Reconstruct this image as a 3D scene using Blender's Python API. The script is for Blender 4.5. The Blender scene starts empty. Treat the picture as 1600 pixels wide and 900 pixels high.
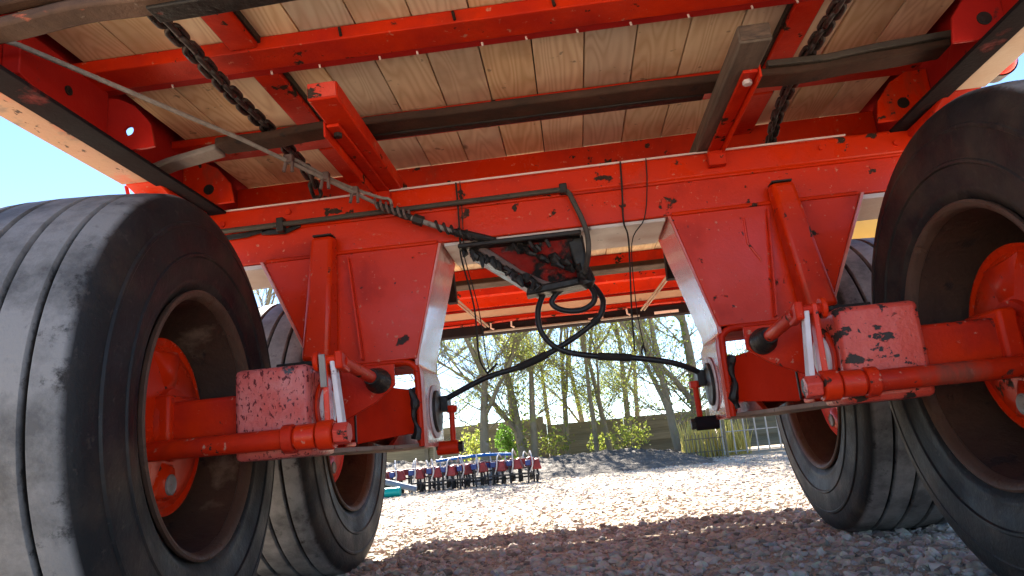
import bpy, math, random
import numpy as np
from mathutils import Vector, Matrix, noise as mnoise

random.seed(7); rng = np.random.default_rng(11)
S = bpy.context.scene
COL = S.collection
R = math.radians

# ------------------------------------------------------------------ camera
cam_d = bpy.data.cameras.new("camera"); cam = bpy.data.objects.new("camera", cam_d); COL.objects.link(cam)
cam_d.sensor_width = 36.0; cam_d.lens = 24.75; cam_d.clip_start = 0.02; cam_d.clip_end = 2000
ax = ((0.99139733, -0.11022312, -0.0705847), (0.09285765, 0.21224606, 0.97279446), (-0.09224312, -0.97098016, 0.22065524))
M = Matrix.Identity(4)
for i in range(3):
    M[i][0] = ax[i][0]; M[i][1] = -ax[i][1]; M[i][2] = -ax[i][2]
M.translation = Vector((0.0, 0.0, 0.40))
cam.matrix_world = M
S.camera = cam

# ------------------------------------------------------------------ sky, sun, exposure
SUN_EL, SUN_AZ = R(40), R(-14)           # azimuth measured from +Y towards +X
w = bpy.data.worlds.new("World"); S.world = w; w.use_nodes = True
nt = w.node_tree; bg = nt.nodes["Background"]
sky = nt.nodes.new("ShaderNodeTexSky"); sky.sky_type = 'NISHITA'; sky.sun_disc = False
sky.sun_elevation = SUN_EL; sky.sun_rotation = SUN_AZ; sky.air_density = 0.75; sky.dust_density = 0.0; sky.ozone_density = 3.0
nt.links.new(sky.outputs[0], bg.inputs[0]); bg.inputs[1].default_value = 0.05
sd = bpy.data.lights.new("sun", 'SUN'); sun = bpy.data.objects.new("sun", sd); COL.objects.link(sun)
sd.energy = 4.2; sd.angle = R(0.5); sd.color = (1.0, 0.94, 0.84)
tosun = Vector((math.sin(SUN_AZ) * math.cos(SUN_EL), math.cos(SUN_AZ) * math.cos(SUN_EL), math.sin(SUN_EL)))
sun.rotation_euler = tosun.to_track_quat('Z', 'Y').to_euler()
S.view_settings.view_transform = 'Standard'; S.view_settings.look = 'None'
S.view_settings.gamma = 1.0; S.view_settings.exposure = 2.88; S.view_settings.use_curve_mapping = False
S.render.engine = 'CYCLES'
S.cycles.max_bounces = 10; S.cycles.diffuse_bounces = 6; S.cycles.glossy_bounces = 4
S.cycles.use_denoising = True
S.cycles.sample_clamp_indirect = 6.0

# ------------------------------------------------------------------ materials
def pm(name, c1, c2, scale=6.0, rough=0.5, bump=0.0, bscale=120.0, metal=0.0, layers=(), stretch=(1, 1, 1), coat=0.0, spec=0.3,
       rand=0.0, grad=None, bdist=0.004, rvar=0.15, detail=6.0):
    """two-tone noise base; layers: (scale, threshold, softness, colour, roughness, stretch) patches of wear on top"""
    m = bpy.data.materials.new(name); m.use_nodes = True
    t = m.node_tree; N = t.nodes; L = t.links.new
    b = N["Principled BSDF"]; b.inputs["Metallic"].default_value = metal
    b.inputs["Specular IOR Level"].default_value = spec
    b.inputs["Coat Weight"].default_value = coat; b.inputs["Coat Roughness"].default_value = 0.08
    tc = N.new("ShaderNodeTexCoord"); oi = N.new("ShaderNodeObjectInfo")
    off = N.new("ShaderNodeVectorMath"); off.operation = 'MULTIPLY_ADD'
    comb = N.new("ShaderNodeCombineXYZ")
    for k in range(3): L(oi.outputs["Random"], comb.inputs[k])
    off.inputs[1].default_value = (13.7, 7.1, 5.3)
    L(comb.outputs[0], off.inputs[0]); L(tc.outputs["Object"], off.inputs[2])
    def noise(sc, st, det=detail, rg=0.6):
        mp = N.new("ShaderNodeMapping"); mp.inputs["Scale"].default_value = st; L(off.outputs[0], mp.inputs[0])
        n = N.new("ShaderNodeTexNoise"); n.inputs["Scale"].default_value = sc; n.inputs["Detail"].default_value = det
        n.inputs["Roughness"].default_value = rg
        L(mp.outputs[0], n.inputs["Vector"]); return n
    def mr(src, a, bb, lo=0.0, hi=1.0):
        r = N.new("ShaderNodeMapRange"); r.inputs[1].default_value = a; r.inputs[2].default_value = bb
        r.inputs[3].default_value = lo; r.inputs[4].default_value = hi; L(src, r.inputs[0]); return r.outputs[0]
    def mix(f, a, bb):
        x = N.new("ShaderNodeMix"); x.data_type = 'RGBA'
        for s, v in ((x.inputs[0], f), (x.inputs[6], a), (x.inputs[7], bb)):
            if hasattr(v, "links"): L(v, s)
            elif isinstance(v, (int, float)): s.default_value = v
            else: s.default_value = (*v, 1)
        return x.outputs[2]
    def mixf(f, a, bb):
        x = N.new("ShaderNodeMix"); x.data_type = 'FLOAT'
        for s, v in ((x.inputs[0], f), (x.inputs[2], a), (x.inputs[3], bb)):
            if hasattr(v, "links"): L(v, s)
            else: s.default_value = v
        return x.outputs[0]
    n0 = noise(scale, stretch)
    col = mix(mr(n0.outputs[0], 0.3, 0.7), c1, c2)
    ro = mr(n0.outputs[0], 0.3, 0.7, max(0.02, rough - rvar), min(1, rough + rvar))
    hgt = None
    for ly in layers:
        sc, th, so, lc, lr = ly[:5]; st = ly[5] if len(ly) > 5 else (1, 1, 1)
        n = noise(sc, st, 9.0, 0.62); f = mr(n.outputs[0], th, th + so)
        col = mix(f, col, lc); ro = mixf(f, ro, lr)
        hgt = f if hgt is None else hgt
    if rand:
        h = N.new("ShaderNodeHueSaturation"); L(col, h.inputs["Color"])
        L(mr(oi.outputs["Random"], 0, 1, 1 - rand, 1 + rand), h.inputs["Value"]); col = h.outputs[0]
    if grad: col = grad(N, L, tc, col, mix, mr, noise)
    L(col, b.inputs["Base Color"]); L(ro, b.inputs["Roughness"])
    if bump:
        nb = noise(bscale, (1, 1, 1), 4.0); bp = N.new("ShaderNodeBump")
        bp.inputs["Strength"].default_value = bump; bp.inputs["Distance"].default_value = bdist
        L(nb.outputs[0], bp.inputs["Height"]); nrm = bp.outputs[0]
        if hgt is not None:
            b2 = N.new("ShaderNodeBump"); b2.inputs["Strength"].default_value = 0.6; b2.inputs["Distance"].default_value = 0.002; b2.invert = True
            L(hgt, b2.inputs["Height"]); L(nrm, b2.inputs["Normal"]); nrm = b2.outputs[0]
        L(nrm, b.inputs["Normal"])
    return m

RED1, RED2 = (0.64, 0.030, 0.002), (0.50, 0.017, 0.0015)
RUST = (0.035, 0.02, 0.014)
red = pm("red paint", RED1, RED2, 3.5, 0.36, 0.12, 140, coat=0.06, rvar=0.22, spec=0.22, layers=[(13, 0.635, 0.02, RUST, 0.8), (45, 0.672, 0.02, (0.03, 0.02, 0.02), 0.8), (3.5, 0.55, 0.22, (0.30, 0.012, 0.004), 0.55), (60, 0.64, 0.05, (0.55, 0.16, 0.10), 0.5), (5.5, 0.62, 0.12, (0.20, 0.045, 0.025), 0.8, (1, 1, 0.35))])
redw = pm("red paint worn", RED1, (0.42, 0.014, 0.006), 7, 0.45, 0.25, 120, coat=0.0, spec=0.14, layers=[(10, 0.625, 0.025, RUST, 0.85), (34, 0.665, 0.02, (0.04, 0.022, 0.016), 0.8), (4, 0.56, 0.2, (0.26, 0.018, 0.010), 0.6), (45, 0.64, 0.05, (0.52, 0.20, 0.13), 0.6)])
redmat = pm("red paint dull", (0.58, 0.022, 0.002), (0.46, 0.014, 0.002), 5, 0.72, 0.15, 140, spec=0.06, rvar=0.1, layers=[(9, 0.66, 0.02, RUST, 0.85), (38, 0.69, 0.02, (0.03, 0.02, 0.02), 0.85), (3.5, 0.55, 0.22, (0.26, 0.012, 0.004), 0.75)])
redc = pm("red paint chipped and sun bleached", (0.62, 0.085, 0.055), (0.55, 0.03, 0.015), 6, 0.42, 0.5, 90, coat=0.1, layers=[(17, 0.565, 0.02, RUST, 0.85, (1, 1, 1.6)), (55, 0.615, 0.03, (0.03, 0.02, 0.018), 0.85), (110, 0.63, 0.03, (0.05, 0.02, 0.02), 0.8)])
redpink = pm("red paint bleached pink", (0.58, 0.165, 0.145), (0.52, 0.06, 0.045), 14, 0.4, 0.5, 90, coat=0.1, layers=[(18, 0.64, 0.02, (0.07, 0.065, 0.07), 0.7), (130, 0.56, 0.03, (0.12, 0.015, 0.015), 0.8, (1, 1, 0.5)), (2.0, 0.58, 0.2, RED2, 0.4)])
reddim = pm("red primer", (0.42, 0.016, 0.010), (0.33, 0.012, 0.010), 5, 0.5, 0.2, 140, spec=0.12, layers=[(7, 0.66, 0.05, (0.05, 0.02, 0.018), 0.8), (3, 0.62, 0.2, (0.25, 0.02, 0.02), 0.6)])
redfl = pm("flange paint with reflections", (0.55, 0.17, 0.13), (0.60, 0.05, 0.02), 3, 0.18, 0.35, 160, coat=0.7, layers=[(40, 0.68, 0.03, (0.2, 0.05, 0.03), 0.6), (2.2, 0.47, 0.25, (0.66, 0.50, 0.44), 0.22)])  # faded glossy red; pale patches put bright reflections into the colour
pale = pm("dirty pale underside", (0.62, 0.52, 0.47), (0.50, 0.38, 0.32), 6, 0.5, 0.4, 100, layers=[(8, 0.64, 0.05, (0.15, 0.09, 0.07), 0.8), (30, 0.68, 0.03, (0.06, 0.04, 0.04), 0.8), (2.4, 0.58, 0.12, (0.42, 0.10, 0.05), 0.5)])
orange = pm("weathered orange sill", (0.40, 0.18, 0.10), (0.46, 0.28, 0.18), 9, 0.6, 0.5, 80, layers=[(5, 0.52, 0.08, (0.52, 0.12, 0.05), 0.5), (9, 0.56, 0.06, (0.30, 0.20, 0.15), 0.8), (40, 0.60, 0.04, (0.09, 0.06, 0.05), 0.9, (1, 0.5, 1))])
beige = pm("weathered beige sill", (0.62, 0.48, 0.36), (0.55, 0.36, 0.25), 5, 0.65, 0.4, 80, layers=[(7, 0.62, 0.05, (0.16, 0.10, 0.08), 0.9), (4, 0.66, 0.04, (0.5, 0.10, 0.06), 0.6)])
dusty = pm("dusty rusty underside", (0.30, 0.22, 0.17), (0.20, 0.12, 0.085), 8, 0.8, 0.5, 80, layers=[(16, 0.60, 0.05, (0.34, 0.05, 0.03), 0.6), (30, 0.63, 0.04, (0.07, 0.04, 0.03), 0.9)])
palep = pm("pale highlight and fittings", (0.80, 0.68, 0.64), (0.75, 0.52, 0.48), 12, 0.35, 0.0, layers=[(14, 0.66, 0.05, (0.45, 0.05, 0.03), 0.5)])  # pale tone of the painted beam-edge highlight, also of nails, hooks and reflectors
rustm = pm("rusty steel", (0.070, 0.030, 0.016), (0.034, 0.019, 0.013), 10, 0.8, 0.7, 70, layers=[(14, 0.62, 0.06, (0.025, 0.018, 0.016), 0.9), (6, 0.66, 0.05, (0.36, 0.07, 0.035), 0.6, (0.4, 1, 1))])
rustp = pm("rusty steel flaking paint", (0.12, 0.065, 0.042), (0.055, 0.034, 0.027), 9, 0.8, 0.8, 60, layers=[(7, 0.60, 0.03, (0.52, 0.12, 0.06), 0.6, (0.4, 1, 1)), (24, 0.64, 0.06, (0.22, 0.17, 0.14), 0.9)])
greysteel = pm("dusty grey steel", (0.30, 0.26, 0.23), (0.22, 0.18, 0.16), 12, 0.65, 0.5, 90, layers=[(12, 0.64, 0.06, (0.10, 0.06, 0.05), 0.85)])
whitest = pm("pale lever paint", (0.68, 0.62, 0.63), (0.55, 0.45, 0.44), 12, 0.45, 0.3, 90, layers=[(20, 0.63, 0.04, (0.25, 0.08, 0.06), 0.7)])
rimm = pm("rusty rim", (0.085, 0.038, 0.022), (0.05, 0.024, 0.016), 7, 0.75, 0.6, 70, layers=[(12, 0.60, 0.06, (0.035, 0.02, 0.016), 0.9), (5, 0.62, 0.1, (0.20, 0.13, 0.09), 0.7)])
riml = pm("worn rim lip", (0.07, 0.034, 0.022), (0.11, 0.06, 0.04), 9, 0.55, 0.5, 70, layers=[(14, 0.58, 0.06, (0.10, 0.05, 0.03), 0.8)])
grease = pm("black grease", (0.008, 0.007, 0.007), (0.022, 0.016, 0.013), 20, 0.45, 0.8, 60, layers=[(18, 0.66, 0.05, (0.12, 0.012, 0.006), 0.4)])
greasered = pm("greasy red bracket", (0.30, 0.008, 0.005), (0.10, 0.007, 0.006), 7, 0.45, 0.8, 40, coat=0.0, spec=0.2, layers=[(14, 0.47, 0.08, (0.010, 0.008, 0.008), 0.35)])
blackst = pm("black oily steel", (0.014, 0.011, 0.010), (0.03, 0.022, 0.018), 15, 0.5, 0.6, 70, layers=[(16, 0.64, 0.05, (0.08, 0.035, 0.02), 0.8)])
darkflange = pm("sooty flange", (0.010, 0.008, 0.011), (0.022, 0.014, 0.015), 6, 0.85, 0.5, 80, spec=0.06, layers=[(6, 0.62, 0.08, (0.14, 0.015, 0.014), 0.6)])
chainm = pm("oiled chain steel", (0.035, 0.028, 0.026), (0.07, 0.05, 0.045), 30, 0.38, 0.4, 90, metal=0.5)
pipem = pm("brown brake pipe", (0.075, 0.06, 0.045), (0.045, 0.034, 0.028), 14, 0.5, 0.4, 80, layers=[(18, 0.62, 0.05, (0.02, 0.016, 0.014), 0.7)])
hosem = pm("black rubber hose", (0.010, 0.010, 0.011), (0.02, 0.02, 0.021), 25, 0.45, 0.3, 90)
cablem = pm("grey steel cable", (0.30, 0.26, 0.23), (0.20, 0.17, 0.15), 60, 0.6, 0.8, 200, layers=[(20, 0.64, 0.05, (0.10, 0.07, 0.06), 0.8)])
clampm = pm("rusty cable clamp", (0.16, 0.11, 0.10), (0.10, 0.06, 0.05), 30, 0.7, 0.6, 90)
twine = pm("black twine", (0.012, 0.010, 0.010), (0.03, 0.025, 0.02), 40, 0.8)
oldwood = pm("old grey timber", (0.16, 0.115, 0.085), (0.085, 0.06, 0.048), 5, 0.85, 0.7, 60, stretch=(14, 1, 14), layers=[(6, 0.62, 0.08, (0.03, 0.022, 0.02), 0.9)])
endgrain = pm("timber end grain", (0.13, 0.08, 0.055), (0.05, 0.035, 0.03), 30, 0.9, 0.7, 60, stretch=(1, 1, 5))
lens_red = pm("red lamp lens", (0.75, 0.03, 0.01), (0.6, 0.02, 0.01), 5, 0.12, 0.2, 200, coat=0.6)
yellowm = pm("yellow tank plastic", (0.72, 0.48, 0.13), (0.66, 0.40, 0.10), 4, 0.45, 0.1, 80)

def tyre_grad(N, L, tc, col, mix, mr, noise):
    sp = N.new("ShaderNodeSeparateXYZ"); L(tc.outputs["Object"], sp.inputs[0])
    r2 = N.new("ShaderNodeCombineXYZ"); L(sp.outputs[1], r2.inputs[0]); L(sp.outputs[2], r2.inputs[1])
    ln = N.new("ShaderNodeVectorMath"); ln.operation = 'LENGTH'; L(r2.outputs[0], ln.inputs[0])
    n = noise(20, (1, 1, 1), 9, 0.75)
    ad = N.new("ShaderNodeMath"); ad.operation = 'MULTIPLY_ADD'; ad.inputs[1].default_value = 0.11; L(n.outputs[0], ad.inputs[0]); L(ln.outputs[1], ad.inputs[2])
    f = mr(ad.outputs[0], 0.564, 0.578)                    # dusty running surface
    # grooves keep the black rubber
    g = mr(ln.outputs[1], 0.518, 0.526)
    fm = N.new("ShaderNodeMath"); fm.operation = 'MULTIPLY'; L(f, fm.inputs[0]); L(g, fm.inputs[1])
    n2 = noise(6, (1, 1, 1), 8, 0.7)
    dust = mix(mr(n2.outputs[0], 0.42, 0.62), (0.235, 0.222, 0.215), (0.095, 0.09, 0.088))
    n3 = noise(3.5, (1, 1, 1), 8, 0.65)
    wall = mix(mr(n3.outputs[0], 0.47, 0.66), col, (0.050, 0.034, 0.024)); n4 = noise(45, (1, 1, 1), 6, 0.7); wall = mix(mr(n4.outputs[0], 0.60, 0.70), wall, (0.05, 0.04, 0.033))
    return mix(fm.outputs[0], wall, dust)
tyrem = pm("tyre rubber", (0.0075, 0.0075, 0.009), (0.014, 0.013, 0.013), 9, 0.60, 0.5, 90, grad=tyre_grad, bdist=0.003)

def wood_mat(name, ca, cb, cdark, rand=0.22):
    m = bpy.data.materials.new(name); m.use_nodes = True; t = m.node_tree; N = t.nodes; L = t.links.new
    b = N["Principled BSDF"]; b.inputs["Roughness"].default_value = 0.72
    tc = N.new("ShaderNodeTexCoord"); oi = N.new("ShaderNodeObjectInfo")
    cb_ = N.new("ShaderNodeCombineXYZ"); [L(oi.outputs["Random"], cb_.inputs[k]) for k in range(3)]
    off = N.new("ShaderNodeVectorMath"); off.operation = 'MULTIPLY_ADD'; off.inputs[1].default_value = (3.1, 47.0, 0.7)
    L(cb_.outputs[0], off.inputs[0]); L(tc.outputs["Object"], off.inputs[2])
    mp = N.new("ShaderNodeMapping"); mp.inputs["Scale"].default_value = (1, 0.11, 1); L(off.outputs[0], mp.inputs[0])
    # cathedral grain: contour lines of a stretched, warped field
    n1 = N.new("ShaderNodeTexNoise"); n1.inputs["Scale"].default_value = 10; n1.inputs["Detail"].default_value = 1.5; L(mp.outputs[0], n1.inputs["Vector"])
    mul = N.new("ShaderNodeMath"); mul.operation = 'MULTIPLY'; mul.inputs[1].default_value = 34; L(n1.outputs[0], mul.inputs[0])
    fr = N.new("ShaderNodeMath"); fr.operation = 'PINGPONG'; fr.inputs[1].default_value = 1.0; L(mul.outputs[0], fr.inputs[0])
    rmp = N.new("ShaderNodeValToRGB"); rmp.color_ramp.elements[0].position = 0.25; rmp.color_ramp.elements[1].position = 0.95
    rmp.color_ramp.elements[0].color = (*ca, 1); rmp.color_ramp.elements[1].color = (*cb, 1); L(fr.outputs[0], rmp.inputs[0])
    n2 = N.new("ShaderNodeTexNoise"); n2.inputs["Scale"].default_value = 60; n2.inputs["Detail"].default_value = 6; L(mp.outputs[0], n2.inputs["Vector"])
    def mixc(f, a, bb, mode='MIX'):
        x = N.new("ShaderNodeMix"); x.data_type = 'RGBA'; x.blend_type = mode
        for s, v in ((x.inputs[0], f), (x.inputs[6], a), (x.inputs[7], bb)):
            if hasattr(v, "links"): L(v, s)
            elif isinstance(v, float): s.default_value = v
            else: s.default_value = (*v, 1)
        return x.outputs[2]
    def mr(src, a, bb, lo=0.0, hi=1.0):
        r = N.new("ShaderNodeMapRange"); r.inputs[1].default_value = a; r.inputs[2].default_value = bb
        r.inputs[3].default_value = lo; r.inputs[4].default_value = hi; L(src, r.inputs[0]); return r.outputs[0]
    col = mixc(mr(n2.outputs[0], 0.5, 0.75, 0, 0.55), rmp.outputs[0], cb)
    # stains
    n3 = N.new("ShaderNodeTexNoise"); n3.inputs["Scale"].default_value = 3.2; n3.inputs["Detail"].default_value = 7; L(off.outputs[0], n3.inputs["Vector"])
    col = mixc(mr(n3.outputs[0], 0.52, 0.68, 0, 0.75), col, cdark)
    n4 = N.new("ShaderNodeTexNoise"); n4.inputs["Scale"].default_value = 26; n4.inputs["Detail"].default_value = 4; L(off.outputs[0], n4.inputs["Vector"])
    col = mixc(mr(n4.outputs[0], 0.68, 0.74, 0, 0.6), col, (0.10, 0.06, 0.035))
    # knots
    mk = N.new("ShaderNodeMapping"); mk.inputs["Scale"].default_value = (5.5, 3.0, 0.0); L(off.outputs[0], mk.inputs[0])
    vo = N.new("ShaderNodeTexVoronoi"); vo.inputs["Scale"].default_value = 1.0; L(mk.outputs[0], vo.inputs["Vector"])
    sepc = N.new("ShaderNodeSeparateColor"); L(vo.outputs["Color"], sepc.inputs[0])
    kn = mr(vo.outputs["Distance"], 0.10, 0.055)
    gate = mr(sepc.outputs[0], 0.62, 0.64)
    km = N.new("ShaderNodeMath"); km.operation = 'MULTIPLY'; L(kn, km.inputs[0]); L(gate, km.inputs[1])
    col = mixc(km.outputs[0], col, (0.16, 0.085, 0.04))
    h = N.new("ShaderNodeHueSaturation"); L(col, h.inputs["Color"]); L(mr(oi.outputs["Random"], 0, 1, 1 - rand, 1 + rand * 0.6), h.inputs["Value"])
    sr = N.new("ShaderNodeMath"); sr.operation = 'FRACT'
    s7 = N.new("ShaderNodeMath"); s7.operation = 'MULTIPLY'; s7.inputs[1].default_value = 7.3; L(oi.outputs["Random"], s7.inputs[0]); L(s7.outputs[0], sr.inputs[0])
    L(mr(sr.outputs[0], 0, 1, 0.8, 1.15), h.inputs["Saturation"])
    L(h.outputs[0], b.inputs["Base Color"])
    bp = N.new("ShaderNodeBump"); bp.inputs["Strength"].default_value = 0.3; bp.inputs["Distance"].default_value = 0.002
    L(n2.outputs[0], bp.inputs["Height"]); L(bp.outputs[0], b.inputs["Normal"])
    return m
plankm = wood_mat("pine floor board", (0.86, 0.65, 0.41), (0.72, 0.49, 0.275), (0.50, 0.31, 0.18))

# ------------------------------------------------------------------ mesh helpers
class MB:
    def __init__(s): s.v = []; s.f = []
    def add(s, v, f):
        o = len(s.v); s.v += [tuple(p) for p in v]; s.f += [tuple(i + o for i in q) for q in f]; return s
    def box(s, x0, x1, y0, y1, z0, z1):
        v = [(x, y, z) for x in (x0, x1) for y in (y0, y1) for z in (z0, z1)]
        return s.add(v, [(0, 1, 3, 2), (4, 6, 7, 5), (0, 4, 5, 1), (2, 3, 7, 6), (0, 2, 6, 4), (1, 5, 7, 3)])
    def hexa(s, p):     # 8 corners: bottom loop 0-3, top loop 4-7
        return s.add(p, [(0, 3, 2, 1), (4, 5, 6, 7), (0, 1, 5, 4), (1, 2, 6, 5), (2, 3, 7, 6), (3, 0, 4, 7)])
    def prism(s, poly, axis, a, b):
        n = len(poly)
        def pt(q, h): return {'x': (h, q[0], q[1]), 'y': (q[0], h, q[1]), 'z': (q[0], q[1], h)}[axis]
        v = [pt(q, a) for q in poly] + [pt(q, b) for q in poly]
        return s.add(v, [tuple(range(n)), tuple(range(2 * n - 1, n - 1, -1))] + [(i, i + n, (i + 1) % n + n, (i + 1) % n) for i in range(n)])
    def tube(s, path, r, n=10, cap=True):
        P = [Vector(p) for p in path]; rr = r if isinstance(r, (list, tuple)) else [r] * len(P)
        t0 = (P[1] - P[0]).normalized(); u = t0.orthogonal().normalized(); rings = []
        for i, p in enumerate(P):
            t = ((P[min(i + 1, len(P) - 1)] - P[max(i - 1, 0)])).normalized()
            u = (u - t * u.dot(t)).normalized(); q = t.cross(u)
            rings.append([p + (u * math.cos(2 * math.pi * k / n) + q * math.sin(2 * math.pi * k / n)) * rr[i] for k in range(n)])
        v = [p for rg in rings for p in rg]; f = []
        for i in range(len(P) - 1):
            for k in range(n):
                a = i * n + k; b = i * n + (k + 1) % n; f.append((a, b, b + n, a + n))
        if cap: f.append(tuple(range(n - 1, -1, -1))); f.append(tuple((len(P) - 1) * n + k for k in range(n)))
        return s.add(v, f)
    def bar(s, path, wd, ht):     # rectangular section swept along X-ish path, wd in Y, ht in Z
        v = []; f = []
        for p in path:
            x, y, z = p; v += [(x, y - wd / 2, z), (x, y + wd / 2, z), (x, y + wd / 2, z + ht), (x, y - wd / 2, z + ht)]
        for i in range(len(path) - 1):
            for k in range(4): a = i * 4 + k; b = i * 4 + (k + 1) % 4; f.append((a, b, b + 4, a + 4))
        n = len(path) * 4; f += [(3, 2, 1, 0), (n - 4, n - 3, n - 2, n - 1)]
        return s.add(v, f)
    def lathe(s, prof, n=64, axis='x', c=(0, 0, 0), closed=False):
        v = []; f = []; m = len(prof)
        for k in range(n):
            a = 2 * math.pi * k / n; ca, sa = math.cos(a), math.sin(a)
            for (h, r) in prof:
                v.append({'x': (c[0] + h, c[1] + r * ca, c[2] + r * sa), 'y': (c[0] + r * sa, c[1] + h, c[2] + r * ca), 'z': (c[0] + r * ca, c[1] + r * sa, c[2] + h)}[axis])
        for k in range(n):
            for j in range(m if closed else m - 1):
                a = k * m + j; b = k * m + (j + 1) % m; c2 = ((k + 1) % n) * m + (j + 1) % m; d = ((k + 1) % n) * m + j
                f.append((a, b, c2, d))
        return s.add(v, f)
    def disc(s, c, r, h0, h1, n=24, axis='x'):   # solid cylinder
        return s.lathe([(h0, 0.0005), (h0, r), (h1, r), (h1, 0.0005)], n, axis, c)
    def mesh(s, name):
        me = bpy.data.meshes.new(name); me.from_pydata(s.v, [], s.f); me.validate(); return me
    def build(s, name, m, parent=None, bevel=0.0, smooth=35, recalc=True):
        me = s.mesh(name)
        if recalc:
            import bmesh
            bm = bmesh.new(); bm.from_mesh(me); bmesh.ops.recalc_face_normals(bm, faces=bm.faces); bm.to_mesh(me); bm.free()
        if smooth: me.shade_smooth(); me.set_sharp_from_angle(angle=R(smooth))
        return link(name, me, m, parent, bevel)
def link(name, me, m, parent=None, bevel=0.0):
    if m and not me.materials: me.materials.append(m)
    o = bpy.data.objects.new(name, me); COL.objects.link(o); o.parent = parent
    if bevel:
        b = o.modifiers.new("bevel", 'BEVEL'); b.width = bevel; b.segments = 2; b.limit_method = 'ANGLE'; b.angle_limit = R(40); b.harden_normals = False
    return o
def empty(name, loc=(0, 0, 0), parent=None):
    o = bpy.data.objects.new(name, None); COL.objects.link(o); o.location = loc; o.parent = parent; o.empty_display_size = 0.1; return o
def tag(o, label=None, cat=None, group=None, kind=None):
    for k, v in (("label", label), ("category", cat), ("group", group), ("kind", kind)):
        if v: o[k] = v
    return o
def spline(pts, n=8):     # Catmull-Rom through points
    P = [Vector(p) for p in pts]; P = [2 * P[0] - P[1]] + P + [2 * P[-1] - P[-2]]; out = []
    for i in range(1, len(P) - 2):
        for k in range(n):
            t = k / n; a, b, c, d = P[i - 1:i + 3]
            out.append(0.5 * ((2 * b) + (c - a) * t + (2 * a - 5 * b + 4 * c - d) * t * t + (3 * b - a - 3 * c + d) * t ** 3))
    out.append(P[-2]); return out

# ================================================================== SETTING: ground
def ground_h(x, y):
    return 0.016 * mnoise.noise((x * 1.1, y * 1.1, 0)) + 0.007 * mnoise.noise((x * 4, y * 4, 3))
xs = np.unique(np.concatenate([-np.geomspace(4, 600, 22), np.linspace(-4, 4, 130), np.geomspace(4, 600, 22)]))
ys = np.unique(np.concatenate([-np.geomspace(1, 600, 22), np.linspace(-1, 11, 190), np.geomspace(11, 600, 26)]))
gv = []; nx, ny = len(xs), len(ys)
for y in ys:
    for x in xs:
        near = max(0.0, 1 - max(abs(x) / 4, abs(y - 5) / 6.5) ** 4)
        gv.append((x, y, ground_h(x, y) * near))
gf = [(j * nx + i, j * nx + i + 1, (j + 1) * nx + i + 1, (j + 1) * nx + i) for j in range(ny - 1) for i in range(nx - 1)]
me = bpy.data.meshes.new("ground"); me.from_pydata(gv, [], gf); me.shade_smooth()
groundm = pm("gravel ground", (0.52, 0.43, 0.31), (0.43, 0.33, 0.23), 2.0, 0.95, 1.0, 45, bdist=0.02, layers=[(35, 0.56, 0.05, (0.50, 0.43, 0.36), 0.95), (60, 0.60, 0.05, (0.22, 0.14, 0.10), 0.95)], spec=0.2)
gr = link("ground", me, groundm); tag(gr, kind="structure")

def stone_mesh(name, spots, mat, sub):
    import bmesh
    bm = bmesh.new(); bmesh.ops.create_icosphere(bm, subdivisions=sub, radius=1.0)
    base = np.array([v.co[:] for v in bm.verts]); faces = np.array([[v.index for v in f.verts] for f in bm.faces]); bm.free()
    n = len(spots); nb = len(base); V = np.empty((n, nb, 3)); protos = []
    for k in range(12):
        b = base * (1 + 0.25 * rng.standard_normal((nb, 1))).clip(0.6, 1.5); protos.append(b)
    for i, (x, y, z, sz) in enumerate(spots):
        a, q, e = rng.uniform(0, 6.28, 3); sc = np.array([1.0, rng.uniform(0.6, 1), rng.uniform(0.4, 0.75)]) * sz
        b = protos[i % 12] * sc; ca, sa = math.cos(a), math.sin(a); cq, sq = math.cos(q * 0.08), math.sin(q * 0.08 + 0.1)
        rot = np.array([[ca, -sa, 0], [sa, ca, 0], [0, 0, 1]]) @ np.array([[1, 0, 0], [0, cq, -sq], [0, sq, cq]])
        V[i] = b @ rot.T + (x, y, z)
    Fa = (faces[None] + (np.arange(n) * nb)[:, None, None]).reshape(-1, 3)
    me = bpy.data.meshes.new(name); me.from_pydata(V.reshape(-1, 3).tolist(), [], Fa.tolist())
    at = me.attributes.new("tone", 'FLOAT', 'POINT'); at.data.foreach_set("value", np.repeat(rng.random(n), nb).astype(np.float32))
    if sub > 1: me.shade_smooth(); me.set_sharp_from_angle(angle=R(50))
    return tag(link(name, me, mat), kind="stuff")
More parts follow.
